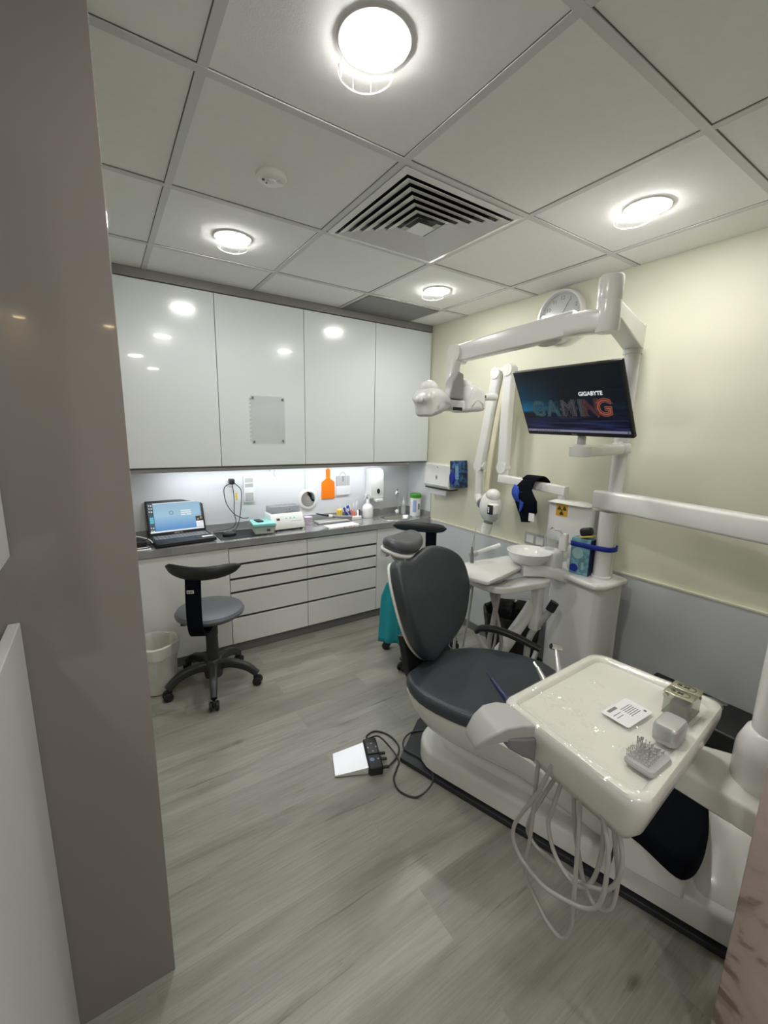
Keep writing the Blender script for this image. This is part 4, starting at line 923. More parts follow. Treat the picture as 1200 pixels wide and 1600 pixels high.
# armrest on the wall side
arm = [(0.07, 0.565, 0.462), (0.10, 0.58, 0.487), (0.18, 0.60, 0.495), (0.28, 0.61, 0.485), (0.40, 0.62, 0.455)]
MB(CH).sweep(arm, 0.045, 0.03, r=0.4, scale=[0.7, 1, 1, 1, 0.8]).build('armrest', 'black', t)
MB(CH).sweep([(0.08, 0.568, 0.452), (0.14, 0.56, 0.39), (0.24, 0.545, 0.34), (0.36, 0.50, 0.34)], 0.02, 0.03, r=0.4).build('armrest_frame', 'greyp', t)
MB(CH).sweep([(0.385, 0.62, 0.45), (0.38, 0.58, 0.40), (0.36, 0.50, 0.35)], 0.02, 0.03, r=0.4).build('armrest_frame', 'greyp', t)

# ------------------------------------------------------------------ dental unit: cabinet, pole, lower arm
t = unit = thing('dental_unit', 'white floor cabinet with pole and swing arm by the yellow wall', 'dental unit', (2.13, 1.24, 0))
ub_ = [(2.04, 1.37), (1.99, 1.12), (2.01, 1.065), (2.07, 1.048), (2.20, 1.050), (2.25, 1.08), (2.285, 1.36), (2.26, 1.41), (2.09, 1.415)]
MB().pad(smooth_poly([(2.062, 1.36), (2.02, 1.14), (2.025, 1.095), (2.065, 1.072), (2.19, 1.072), (2.23, 1.095), (2.262, 1.35), (2.24, 1.39), (2.10, 1.395)], 4), 0.003, 0.752, 0.01).build('cabinet', 'plastic', t, angle=50)
MB().pad(smooth_poly(ub_, 4), 0.752, 0.785, 0.014).build('cabinet_top', 'plastic', t, angle=50)
MB().lathe([(0.048, 0.785), (0.048, 0.795), (0.041, 0.80), (0.041, 1.135)], c=(2.135, 1.14, 0)).build('lower_sleeve', 'plastic', t)
MB().cyl((2.165, 1.135, 0.785), (2.165, 1.135, 1.235), 0.034).cyl((2.160, 1.132, 1.235), (2.160, 1.132, 1.955), 0.0345, 0.0345).build('pole', 'metalwhite', t)
MB().rbox(2.1225, 2.1245, 1.108, 1.125, 1.45, 1.49, 0.0008).build('pole_sticker', 'paper', t)
# swing arm going forward and down to tray bracket
def beam(mb, a, b, w, h, r=0.2):
    a = Vector(a); b = Vector(b); return mb.sweep([a, (a+b)/2, b], w, h, sub=1, r=r)
A0 = Vector((2.14, 1.165, 1.192)); A1 = Vector((1.875, -0.02, 1.192))
d_ = (A1-A0).normalized()
beam(MB(), A0-d_*0.045, A1, 0.082, 0.094, 0.16).build('swing_arm', 'plastic', t, angle=30)
MB().cyl((1.875, 0.0, 1.15), (1.875, 0.0, 1.04), 0.045).build('arm_joint', 'plastic', t)
beam(MB(), (1.90, -0.012, 1.075), (1.36, 0.245, 1.075), 0.075, 0.07).build('second_arm', 'plastic', t, angle=30)
MB().cyl((1.38, 0.235, 1.05), (1.38, 0.235, 0.755), 0.055, n=36).build('drop_post', 'plastic', t)
MB().lathe([(0.078, 0.605), (0.080, 0.612), (0.080, 0.71), (0.078, 0.73), (0.064, 0.772), (0.056, 0.78), (0.001, 0.781)], c=(1.38, 0.235, 0), n=48).build('elbow_housing', 'plastic', t)
slab(MB(), [(1.245, 0.13), (1.47, 0.13), (1.47, 0.28), (1.38, 0.44), (1.245, 0.44)], (0.05, 0.06, 0.08, 0.04, 0.02), 0.555, 0.630, 0.014).rbox(1.02, 1.36, 0.40, 0.52, 0.56, 0.626, 0.012).build('tray_bracket', 'plastic2', t, angle=40)

# ------------------------------------------------------------------ instrument tray head
TF = T(1.135, 0.512, 0) @ rotz(math.radians(2.5))
t = tray = thing('instrument_tray', 'large white film-covered instrument tray hanging before the patient chair', 'tray', (1.135, 0.512, 0.7), math.radians(2.5))
TC = [Vector((0.851, 0.305)), Vector((1.413, 0.358)), Vector((1.374, 0.722)), Vector((0.885, 0.706))]
def tpo(d=0.0, rr=(0.04, 0.035, 0.05, 0.03)):
    """tray outline inset by d with rounded corners, world xy"""
    n = 4; P = []
    for i in range(n):
        p, a_, b_ = TC[i], TC[i-1], TC[(i+1) % n]
        e1 = (p-a_).normalized(); e2 = (b_-p).normalized()
        n1 = Vector((-e1.y, e1.x)); n2 = Vector((-e2.y, e2.x))
        k = d/(1+n1.dot(n2)); c_ = p+(n1+n2)*k
        r = max(rr[i]-d*0.5, 0.006); t_ = r*math.tan(math.acos(max(-1, min(1, e1.dot(e2))))/2)
        q0 = c_-e1*t_; cen = q0+n1*r
        a0 = math.atan2(-n1.y, -n1.x); a1 = math.atan2(-n2.y, -n2.x)
        while a1 < a0: a1 += 2*PI
        for j in range(6): P.append((cen.x+r*math.cos(a0+(a1-a0)*j/5), cen.y+r*math.sin(a0+(a1-a0)*j/5)))
    return P
def R3(P, z): return [(x, y, z) for x, y in P]
rings = [R3(tpo(0.12), 0.605), R3(tpo(0.075), 0.610), R3(tpo(0.042), 0.630), R3(tpo(0.016), 0.675), R3(tpo(0.004), 0.730), R3(tpo(0.0), 0.750), R3(tpo(0.0), 0.772), R3(tpo(0.004), 0.779), R3(tpo(0.018), 0.781), R3(tpo(0.026), 0.777), R3(tpo(0.031), 0.767), R3(tpo(0.06), 0.766), R3(tpo(0.15), 0.766)]
MB().loft(rings).build('tray_body', 'plastic2', t, angle=50)
random.seed(3)
def filmz(x, y): return 0.0015*math.sin(31*x+9*y)+0.001*math.sin(57*y-23*x)+0.0008*math.sin(90*x+70*y)
TF_ring = [(-0.002, 0.7765), (0.004, 0.7825), (0.018, 0.785), (0.028, 0.781), (0.036, 0.7745), (0.07, 0.7738), (0.12, 0.7738), (0.16, 0.7738)]
def frng(d, z):
    P = tpo(d); Q = []
    for i in range(len(P)):
        a_ = P[i]; b_ = P[(i+1) % len(P)]
        m_ = max(1, int((Vector(b_)-Vector(a_)).length/0.012)) if i % 6 == 5 else 1
        m_ = 30 if i % 6 == 5 else 1
        for j in range(m_):
            x = a_[0]+(b_[0]-a_[0])*j/m_; y = a_[1]+(b_[1]-a_[1])*j/m_; Q.append((x, y, z+0.7*filmz(x, y)))
    return Q
MB().loft([frng(d, z) for d, z in TF_ring], False, True).build('plastic_film', 'film', t, angle=180)
MB().grid(12, 8, lambda u, v: (1.365+0.062*u, 0.355+0.06*v*(1-0.6*u), 0.787-0.010*u+0.005*math.sin(6*u+3*v))).build('film_corner', 'film', t, angle=180)
# label sheet
LFm = TF @ T(0.000, -0.022, 0.7768) @ rotz(math.radians(-4))
lb_ = MB(LFm).prism(rrect(0.125, 0.075, 0.006), 0, 0.0006).build('paper_label', 'paper', t, smooth=False)
mb = MB(LFm)
for k in range(14): mb.box(-0.045+k*0.0028, -0.0435+k*0.0028, 0.022, 0.031, 0.0006, 0.0010)
for k in range(6): mb.box(-0.005-0.0*k, 0.040, 0.014-k*0.006, 0.0155-k*0.006, 0.0006, 0.0010)
mb.box(-0.05, -0.015, 0.008, 0.0095, 0.0006, 0.001).box(-0.05, -0.02, -0.002, -0.0005, 0.0006, 0.001).box(0.045, 0.052, -0.026, -0.019, 0.0006, 0.001)
mb.build('label_print', 'ink', lb_ if False else t, smooth=False)
# grey handle on the left
hl = [(-0.20, 0.145, 0.738), (-0.27, 0.20, 0.745), (-0.335, 0.245, 0.725), (-0.385, 0.225, 0.700)]
MB(TF).loft([[(x+dx, y+dy, z) for dx, dy, z in pts] for (x, y), pts in []] or [
    [(-0.250, 0.090, 0.690), (-0.250, 0.085, 0.774), (-0.235, 0.185, 0.776), (-0.235, 0.185, 0.735)],
    [(-0.285, 0.105, 0.715), (-0.287, 0.100, 0.782), (-0.272, 0.205, 0.786), (-0.272, 0.205, 0.752)],
    [(-0.322, 0.125, 0.732), (-0.324, 0.121, 0.776), (-0.308, 0.220, 0.782), (-0.310, 0.220, 0.758)],
    [(-0.352, 0.148, 0.722), (-0.355, 0.144, 0.752), (-0.335, 0.228, 0.760), (-0.338, 0.226, 0.738)],
    [(-0.378, 0.175, 0.698), (-0.381, 0.172, 0.716), (-0.358, 0.232, 0.724), (-0.360, 0.231, 0.706)],
]).build('handle', 'greyp', t, bevel=0.010, angle=60)
MB(TF).loft([[(-0.252, 0.078, 0.672), (-0.252, 0.080, 0.742), (-0.245, 0.160, 0.742), (-0.245, 0.160, 0.690)],
    [(-0.285, 0.096, 0.690), (-0.287, 0.094, 0.746), (-0.275, 0.180, 0.748), (-0.275, 0.180, 0.712)],
    [(-0.318, 0.120, 0.715), (-0.320, 0.116, 0.745), (-0.302, 0.200, 0.748), (-0.304, 0.200, 0.728)]]).build('handle_underside', 'greyd', t, bevel=0.006, angle=60)
# instrument holders at the rear edge
MB(TF).rbox(-0.16, 0.16, 0.205, 0.235, 0.70, 0.742, 0.008).build('instrument_rack', 'greyp', t)
# hoses
HOSES = [
 [(0.9, 0.585, 0.70), (0.9, 0.586, 0.541), (0.9, 0.587, 0.416), (0.9, 0.593, 0.346), (0.9, 0.587, 0.286), (0.9, 0.556, 0.254), (0.9, 0.511, 0.219), (0.9, 0.466, 0.22), (0.9, 0.446, 0.286), (0.9, 0.449, 0.374), (0.9, 0.455, 0.503), (0.9, 0.46, 0.592), (0.9, 0.468, 0.70)],
 [(0.885, 0.535, 0.70), (0.885, 0.569, 0.584), (0.885, 0.616, 0.472), (0.885, 0.632, 0.414), (0.885, 0.623, 0.369), (0.885, 0.585, 0.342), (0.885, 0.522, 0.334), (0.885, 0.45, 0.363), (0.885, 0.403, 0.397), (0.885, 0.38, 0.443), (0.885, 0.375, 0.522), (0.885, 0.382, 0.603), (0.885, 0.418, 0.71)],
 [(0.915, 0.52, 0.70), (0.915, 0.577, 0.541), (0.915, 0.603, 0.456), (0.915, 0.605, 0.411), (0.915, 0.571, 0.39), (0.915, 0.511, 0.398), (0.915, 0.457, 0.404), (0.915, 0.409, 0.431), (0.915, 0.381, 0.458), (0.915, 0.364, 0.504), (0.915, 0.361, 0.569), (0.915, 0.38, 0.639), (0.915, 0.40, 0.71)],
 [(0.905, 0.51, 0.70), (0.905, 0.535, 0.552), (0.905, 0.541, 0.498), (0.905, 0.518, 0.438), (0.905, 0.479, 0.407), (0.912, 0.445, 0.40), (0.92, 0.42, 0.438), (0.92, 0.408, 0.53), (0.92, 0.412, 0.62), (0.92, 0.406, 0.70)],
 [(0.925, 0.505, 0.70), (0.925, 0.482, 0.539), (0.925, 0.461, 0.462), (0.925, 0.441, 0.405), (0.928, 0.41, 0.37), (0.93, 0.375, 0.40), (0.93, 0.369, 0.488), (0.93, 0.383, 0.56), (0.93, 0.395, 0.62), (0.93, 0.406, 0.70)]]
for h_ in HOSES: MB().tube(h_, 0.0054, n=12).build('hose', 'hose', t)
MB().tube([(1.08, 0.45, 0.63), (1.13, 0.47, 0.45), (1.20, 0.50, 0.28), (1.262, 0.535, 0.12)], 0.004, n=8).build('black_cord', 'black', t)
# instruments at the tray rear
def handpiece(p, q, label, m1='steel', headlen=0.018):
    p = Vector(p); q = Vector(q); d = (q-p)
    t = thing('dental_handpiece', label, 'dental tool', tuple(p))
    MB().tube([p, p+d*0.35, p+d*0.7, q-d*0.08], 0.006, n=16, rads=[0.0095, 0.009, 0.007, 0.0055]).build('body', m1, t)
    return t, d.normalized()
h1, d = handpiece((1.175, 0.722, 0.745), (1.222, 0.775, 0.812), 'silver turbine handpiece standing behind the tray', 'satin')
MB().cyl((1.206, 0.782, 0.818), (1.238, 0.766, 0.806), 0.0095).build('head', 'chrome', h1)
h2, d = handpiece((1.075, 0.700, 0.765), (1.094, 0.752, 0.795), 'short steel nozzle tip poking out behind the tray', 'steel')
MB().cyl((1.090, 0.742, 0.789), (1.096, 0.765, 0.800), 0.005).build('head', 'chrome', h2)
h3, d = handpiece((0.905, 0.690, 0.762), (0.915, 0.785, 0.800), 'slim navy blue scaler left of the tray', 'navy')
MB().cyl((0.915, 0.78, 0.798), (0.916, 0.80, 0.806), 0.003, 0.001, n=10).build('head', 'navy', h3)

# things on the tray
zt = 0.7785
t = thing('bur_block', 'grey block full of upright steel burs on the tray corner', 'bur block', (0.99, 0.362, zt))
F = T(0.992, 0.370, zt) @ rotz(math.radians(0))
MB(F).loft([R3(rrect(0.094, 0.066, 0.012), 0), R3(rrect(0.096, 0.068, 0.012), 0.006), R3(rrect(0.090, 0.062, 0.010), 0.012)]).build('block', 'greyp', t)
first = None
for i in range(9):
    for j in range(7):
        x = -0.036+i*0.009; y = -0.024+j*0.008
        hh = 0.006+0.006*random.random()+(0.012 if random.random() > 0.88 else 0)
        if first is None:
            first = MB(F).cyl((0, 0, 0), (0, 0, 0.02), 0.0011, n=8).lathe([(0.0008, 0.02), (0.0020, 0.022), (0.0020, 0.027), (0.0008, 0.029)], n=8).build('bur', 'steel', t)
            first.location = (x, y, 0.012); first.scale.z = hh/0.02
        else:
            c_ = first.copy(); COL.objects.link(c_); c_.parent = t; c_.location = (x, y, 0.012); c_.scale.z = hh/0.02
t['label'] = t['label']
WM_F = T(0.992, 0.370, zt)
t.matrix_world = WM_F
for ch in t.children:
    if ch.name.startswith('block'): ch.location = Vector((0.99, 0.362, zt))-Vector((0.992, 0.370, zt))
    elif ch.name.startswith('bur'): ch.location += Vector((0, 0, 0))
for ch in list(t.children):
    if ch.name.startswith('bur'):
        pass
F = T(1.118, 0.380, zt) @ rotz(math.radians(4))
t = thing('silver_box', 'small rounded silver grey metal box on the tray', 'box', (1.118, 0.380, zt), math.radians(4))
MB(F).loft([R3(rrect(0.070, 0.044, 0.012), 0), R3(rrect(0.080, 0.054, 0.014), 0.005), R3(rrect(0.080, 0.054, 0.014), 0.016)]).build('bottom', 'greyp', t)
MB(F).loft([R3(rrect(0.082, 0.056, 0.014), 0.0165), R3(rrect(0.082, 0.056, 0.014), 0.040), R3(rrect(0.079, 0.053, 0.013), 0.046), R3(rrect(0.072, 0.046, 0.010), 0.0495), R3(rrect(0.060, 0.034, 0.008), 0.0505)]).build('lid', mat('satin grey metal', (0.50, 0.50, 0.50), 0.3, metal=0.5), t)
F = T(1.262, 0.412, zt) @ rotz(math.radians(3))
t = thing('bur_cabinet', 'small metal box with two engraved lids and glassy sides on tray', 'box', (1.262, 0.412, zt), math.radians(3))
MB(F).box(-0.042, 0.042, -0.032, 0.032, 0, 0.003).build('bottom', 'tin', t, smooth=False)
MB(F).box(-0.041, 0.041, -0.031, 0.031, 0.003, 0.060).build('walls', 'glassg', t, smooth=False)
MB(F).rbox(-0.026, 0.022, -0.02, 0.02, 0.004, 0.035, 0.003).build('inner_block', mat('brown block', (0.10, 0.07, 0.05), 0.6), t)
for s_ in (-1, 1):
    l_ = MB(F).rbox(-0.044 if s_ < 0 else 0.001, -0.001 if s_ < 0 else 0.044, -0.034, 0.034, 0.060, 0.064, 0.001).build('lid', 'tin', t)
    mb = MB(F @ T(s_*0.022, 0, 0.0645))
    mb.lathe([(0.0165, 0), (0.0165, 0.0005), (0.0158, 0.0005), (0.0158, 0)], caps=False, sx=0.9, sy=1.35, n=40)
    mb.box(-0.008, 0.008, -0.001, 0.001, 0, 0.0006, rotz(0.9)).box(-0.008, 0.008, -0.001, 0.001, 0, 0.0006, rotz(-0.9)).box(-0.002, 0.002, 0.012, 0.018, 0, 0.0006)
    mb.build('engraving', 'ink', t, smooth=False)
MB(F).lathe([(0.006, 0), (0.006, 0.004)], c=(-0.044, 0.026, 0.055), axis=(-1, 0, 0), n=16).build('hinge_pin', 'tin', t)
MB(F).lathe([(0.004, 0), (0.004, 0.004)], c=(0.02, -0.032, 0.052), axis=(0, -1, 0), n=12).build('hinge_pin', 'tin', t)

# ------------------------------------------------------------------ lamp arm and operating lamp
t = thing('operating_lamp', 'white dental examination lamp on a long ceiling-height arm', 'examination lamp', (2.16, 1.132, 1.955))
J = Vector((1.615, 0.955, 1.98)); PT = Vector((2.16, 1.132, 1.965))
MB().loft([[(2.16+dx, 1.132+dy, z) for dx, dy, z in ((0.012, -0.042, 1.92), (0.012, -0.042, 2.02), (-0.012, 0.042, 2.02), (-0.012, 0.042, 1.92))],
           [(J.x+dx, J.y+dy, z) for dx, dy, z in ((0.010, -0.034, 1.95), (0.010, -0.034, 2.01), (-0.010, 0.034, 2.01), (-0.010, 0.034, 1.95))]]).build('top_arm', 'plastic', t, bevel=0.006)
MB().cyl((2.16, 1.132, 1.90), (2.16, 1.132, 2.03), 0.042).build('pole_cap', 'plastic', t)
MB().lathe([(0.040, 0.0), (0.043, 0.008), (0.043, 0.105), (0.0425, 0.107), (0.043, 0.109), (0.043, 0.188), (0.040, 0.195), (0.001, 0.197)], c=(J.x, J.y, 1.895)).build('swivel', 'plastic', t)
E1 = Vector((1.535, 1.665, 1.90))
S0 = Vector((1.605, 1.05, 1.935)); dd = (E1-J).normalized()
MB().sweep([(J.x, J.y, 1.935), (1.60, 1.02, 1.94), (1.592, 1.10, 1.94)], 0.075, 0.085, r=0.3, sub=3).build('knuckle', 'plastic', t)
MB().sweep([(1.598, 1.07, 1.945), (1.565, 1.36, 1.925), tuple(E1)], 0.062, 0.088, sub=2, r=0.12, scale=[1.05, 1.0, 0.88]).build('spring_arm', 'plastic', t)
MB().cyl(E1+Vector((0.038, 0.0, 0.0)), E1+Vector((-0.038, 0, 0)), 0.045).build('end_joint', 'plastic', t)
MB().ellip((1.60, 1.19, 1.895), 0.02, 0.06, 0.018).build('arm_cover', 'plastic', t)
MB().sweep([(E1.x-0.005, E1.y, 1.89), (E1.x-0.025, E1.y, 1.84), (E1.x-0.04, E1.y-0.01, 1.76), (E1.x-0.035, E1.y-0.02, 1.68)], 0.055, 0.05, upv=(0, 1, 0), scale=[1.0, 1.0, 1.2, 1.6], r=0.35).build('neck', 'plastic', t)
LC = Vector((1.475, 1.63, 1.655))
LF2 = T(*LC) @ rotz(math.radians(8))
MB(LF2).rbox(-0.09, 0.07, -0.045, 0.045, -0.035, 0.018, 0.012).build('lamp_bar', 'plastic', t)
LP2 = LF2 @ Matrix.Rotation(PI/2, 4, 'X')     # x along the bar, y up, z towards the viewer
lobe_l = smooth_poly([(-0.235, 0.012), (-0.215, 0.052), (-0.165, 0.062), (-0.105, 0.050), (-0.068, 0.022), (-0.062, -0.022), (-0.105, -0.045), (-0.175, -0.068), (-0.205, -0.062), (-0.215, -0.02)], 4)
lobe_r = smooth_poly([(0.045, 0.045), (0.07, 0.092), (0.125, 0.100), (0.175, 0.085), (0.200, 0.05), (0.205, -0.005), (0.195, -0.028), (0.12, -0.036), (0.055, -0.038), (0.045, 0.0)], 4)
MB(LP2).pad(lobe_l, -0.065, 0.065, 0.035).ellip((-0.172, 0.062, 0.0), 0.042, 0.036, 0.045).build('lamp_shell', 'plastic', t, angle=60)
MB(LP2).pad(lobe_r, -0.065, 0.065, 0.030).ellip((0.085, 0.098, 0.0), 0.03, 0.03, 0.04).build('lamp_shell', 'plastic', t, angle=60)
MB(LF2).ellip((-0.245, -0.01, 0.006), 0.018, 0.022, 0.020).build('knob', 'plastic', t)
MB(LF2).tube([(0.19, 0, 0.046), (0.365, 0.0, 0.056)], 0.019, sub=1, n=20).build('grip', 'plastic', t)
MB(LF2).box(0.232, 0.240, -0.0205, -0.0175, 0.043, 0.056).box(0.246, 0.254, -0.0205, -0.0175, 0.043, 0.057).build('grip_mark', 'ink', t, smooth=False)
MB(LF2).box(-0.045, 0.025, -0.047, -0.0455, -0.034, -0.018).build('sensor_window', 'black', t, smooth=False)
MB(LF2).loft([[(x, -0.047, z) for x, z in ((-0.075, 0.02), (0.03, 0.02), (0.025, 0.14), (-0.01, 0.15), (-0.055, 0.10))], [(x, 0.0, z) for x, z in ((-0.075, 0.02), (0.03, 0.02), (0.025, 0.14), (-0.01, 0.15), (-0.055, 0.10))]]).build('neck_cover', 'greyp', t, bevel=0.006)

# ------------------------------------------------------------------ monitor
def rm(a, b, c): return Matrix.Rotation(a, 4, 'Z') @ Matrix.Rotation(b, 4, 'X') @ Matrix.Rotation(c, 4, 'Y')
MF = T(1.69, 1.137, 1.651) @ rm(-1.681, 0.476, 0.021)
t = thing('monitor', 'black widescreen monitor tilted down on the dental unit pole', 'monitor', (1.69, 1.137, 1.651))
MB(MF).rbox(-0.27, 0.27, 0.001, 0.022, -0.1575, 0.1575, 0.004).build('housing', 'black', t)
MB(MF).rbox(-0.15, 0.15, 0.022, 0.05, -0.09, 0.09, 0.012).build('rear_bulge', 'black', t)
sc_ = quad(-0.262, 0.262, -0.138, 0.150, 0.0004, MF).build('screen', 'screenpic', t, smooth=False, uv=True, recalc=False)
def scr(mb, x0, x1, z0, z1, y=-0.0003): mb.add([(x0, y, z0), (x1, y, z0), (x1, y, z1), (x0, y, z1)], [(0, 1, 2, 3)])
mb = MB(MF); scr(mb, -0.262, 0.262, -0.138, -0.127); mb.build('taskbar', 'e_lilac', sc_, smooth=False, recalc=False)
mb = MB(MF)
for k in range(12): scr(mb, -0.21+k*0.012, -0.205+k*0.012, -0.135, -0.130, -0.0005)
scr(mb, 0.25, 0.256, -0.136, -0.129, -0.0005); mb.build('taskbar_icon', 'e_dark', sc_, smooth=False, recalc=False)
TX = MF @ Matrix.Rotation(PI/2, 4, 'X')
MB().text('GIGABYTE', 0.0235, TX @ T(0.118, 0.036, 0.0003), 0.0002, bold=0.0006).build('screen_lettering', 'e_white', sc_, smooth=False)
# chunky word below, letters outlined like machinery
word = [('G', -0.165, 'e_teal', 'e_teal2'), ('A', -0.085, 'e_teal', 'e_teal2'), ('M', 0.0, 'e_dark', 'e_grey'), ('I', 0.062, 'e_dark', 'e_grey'), ('N', 0.108, 'e_dark', 'e_red'), ('G', 0.168, 'e_red', 'e_or')]
for ch_, x, mo, mi in word:
    mb = MB().text(ch_, 0.098, TX @ T(x, -0.028, 0.0003), 0.0001, bold=0.0045); mb.build('word_letter', mi, sc_, smooth=False)
    mb = MB().text(ch_, 0.098, TX @ T(x, -0.028, 0.0007), 0.0001, bold=0.0022); mb.build('word_letter_core', mo if mo != 'e_red' else 'e_red', sc_, smooth=False)
    mb = MB().text(ch_, 0.098, TX @ T(x, -0.028, 0.0011), 0.0001, bold=-0.0022); mb.build('word_letter_line', mi, sc_, smooth=False)
random.seed(11)
for mname, x0, x1, nn in (('e_teal2', -0.20, -0.03, 46), ('e_grey', -0.06, 0.10, 60), ('e_or', 0.13, 0.205, 16)):
    mb = MB(MF)
    for k in range(nn):
        cx_ = random.uniform(x0, x1); cz_ = random.uniform(-0.065, 0.008); L_ = random.uniform(0.004, 0.018); a_ = random.choice([0, PI/2, PI/4, -PI/4, 1.1])
        w_ = 0.0008; dx, dz = math.cos(a_)*L_/2, math.sin(a_)*L_/2; nx, nz = -math.sin(a_)*w_, math.cos(a_)*w_
        mb.add([(cx_-dx-nx, -0.0016, cz_-dz-nz), (cx_+dx-nx, -0.0016, cz_+dz-nz), (cx_+dx+nx, -0.0016, cz_+dz+nz), (cx_-dx+nx, -0.0016, cz_-dz+nz)], [(0, 1, 2, 3)])
    o_ = mb.build('circuit_lines', mname, sc_, smooth=False, recalc=False); o_['kind'] = 'stuff'
MB().text('BenQ', 0.010, TX @ T(0.0, -0.149, -0.0003), 0.0002).build('bezel_lettering', 'greyp', t, smooth=False)
# mount: arm from pole
MB().sweep([(2.12, 1.13, 1.452), (1.95, 1.12, 1.447), (1.80, 1.115, 1.445)], 0.07, 0.05, r=0.3, sub=3).build('mount_arm', 'plastic', t)
MB().lathe([(0.042, 0), (0.046, 0.01), (0.046, 0.045), (0.03, 0.055)], c=(1.79, 1.115, 1.42)).build('mount_joint', 'plastic', t)
MB().tube([(1.79, 1.115, 1.46), (1.79, 1.12, 1.55), (1.735, 1.13, 1.64)], 0.018, n=16).build('mount_neck', 'greyp', t)
MB().lathe([(0.040, 1.43), (0.043, 1.435), (0.043, 1.475), (0.040, 1.48)], c=(2.16, 1.132, 0)).build('pole_collar', 'plastic', t)

# ------------------------------------------------------------------ x-ray unit on the wall
t = thing('xray_machine', 'white wall-mounted dental x-ray machine with folded scissor arm', 'x-ray machine', (XR, 1.42, 1.0))
MB().rbox(2.225, XR-0.001, 1.27, 1.56, 0.885, 1.125, 0.018).build('control_box', 'plastic', t)
MB().loft([R3([(x+2.245, y+1.42) for x, y in rrect(0.10, 0.27, 0.03)], 1.125), R3([(x+2.25, y+1.42) for x, y in rrect(0.08, 0.2, 0.03)], 1.14)]).build('box_top', 'plastic', t)
MB().rbox(2.245, XR-0.002, 1.262, 1.269, 0.95, 1.11, 0.002).build('side_grille', 'greyp', t)
MB().cyl((2.262, 1.50, 1.13), (2.262, 1.50, 1.17), 0.022).build('mast_joint', 'plastic', t)
sg = MB().add([(2.2245, 1.50, 1.045), (2.2245, 1.425, 1.045), (2.2245, 1.425, 1.118), (2.2245, 1.50, 1.118)], [(0, 1, 2, 3)]).build('warning_sign', 'amber', t, smooth=False, solid=0.001)
SF2 = XF((2.2235, 1.4625, 1.0815), (0, -1, 0), (0, 0, 1))
mb = MB(SF2); mb.lathe([(0.005, 0), (0.005, 0.0004)], n=20)
for k in range(3):
    a0 = PI/2+k*2*PI/3+PI/3-PI/6+PI/6-PI/3*0.5; 
    a0 = -PI/2+k*2*PI/3-PI/6
    pts = [(0.008*math.cos(a0+PI/3*i/6), 0.008*math.sin(a0+PI/3*i/6)) for i in range(7)]+[(0.029*math.cos(a0+PI/3*i/6), 0.029*math.sin(a0+PI/3*i/6)) for i in range(6, -1, -1)]
    mb.prism(pts, 0, 0.0004)
mb.build('trefoil', 'ink', sg, smooth=False)
beam(MB(), (2.262, 1.47, 1.19), (2.20, 1.92, 1.225), 0.06, 0.055, 0.15).build('horizontal_arm', 'plastic', t, angle=30)
MB().lathe([(0.03, 0), (0.03, 0.05)], c=(2.205, 1.895, 1.245)).build('arm_pivot', 'plastic', t)
def capsule(mb, p, q, r0, r1, n=20):
    return mb.tube([p, q], r0, n=n, sub=1, rads=[r0, r1])
MB().cyl((2.172, 1.90, 1.295), (2.228, 1.90, 1.295), 0.038).build('elbow_joint', 'plastic', t)
MB().sweep([(2.20, 1.90, 1.31), (2.20, 1.905, 1.6), (2.20, 1.905, 1.90)], 0.074, 0.05, upv=(1, 0, 0), sub=1, r=0.25).build('upper_arm', 'plastic', t, angle=30)
MB().cyl((2.17, 1.905, 1.91), (2.23, 1.905, 1.91), 0.037).cyl((2.17, 2.005, 1.90), (2.23, 2.005, 1.90), 0.037).rbox(2.185, 2.215, 1.92, 1.99, 1.905, 1.93, 0.005).build('top_knuckle', 'plastic', t)
MB().sweep([(2.20, 2.005, 1.90), (2.20, 2.055, 1.6), (2.19, 2.10, 1.31)], 0.072, 0.05, upv=(1, 0, 0), sub=1, r=0.25).build('fore_arm', 'plastic', t, angle=30)
MB().sweep([(2.215, 1.950, 1.88), (2.215, 1.990, 1.6), (2.22, 2.035, 1.30), (2.225, 2.05, 1.12)], 0.048, 0.03, upv=(1, 0, 0), sub=2, r=0.3, scale=[0.6, 1, 1.1, 1.0]).build('cable_cover', 'cream', t)
MB().cyl((2.165, 2.105, 1.29), (2.215, 2.105, 1.29), 0.036).cyl((2.20, 2.07, 1.29), (2.20, 2.055, 1.29), 0.03).build('wrist_joint', 'plastic', t)
MB().cyl((2.19, 2.105, 1.26), (2.19, 2.10, 1.06), 0.026).build('drop_tube', 'plastic', t)
MB().tube([(2.19, 2.10, 1.09), (2.18, 2.07, 1.045), (2.16, 2.02, 1.035)], 0.027, n=16, sub=3).build('yoke', 'plastic', t)
HD = Vector((2.13, 1.925, 1.035))
MB().ellip(tuple(HD), 0.065, 0.080, 0.108).ellip((2.12, 1.90, 1.115), 0.045, 0.05, 0.045).build('tube_head', 'plastic', t)
MB().cyl((2.165, 2.03, 1.04), (2.145, 2.0, 1.04), 0.040).build('head_pivot', 'greyd', t)
MB().rbox(2.06, 2.12, 1.832, 1.890, 0.995, 1.068, 0.014).build('control_pod', 'plastic', t)
MB().rbox(2.055, 2.0605, 1.838, 1.884, 1.001, 1.062, 0.002).build('control_panel', 'black', t)
mb = MB()
for z in (1.043, 1.03, 1.017): mb.box(2.0535, 2.055, 1.868, 1.876, z-0.004, z+0.004)
mb.build('button', 'e_white', t, smooth=False)
MB().cyl((2.125, 1.925, 0.95), (2.12, 1.93, 0.915), 0.030).build('collimator', 'greyd', t)
MB().cyl((2.12, 1.93, 0.925), (2.11, 1.94, 0.855), 0.034).build('cone', 'plastic', t)
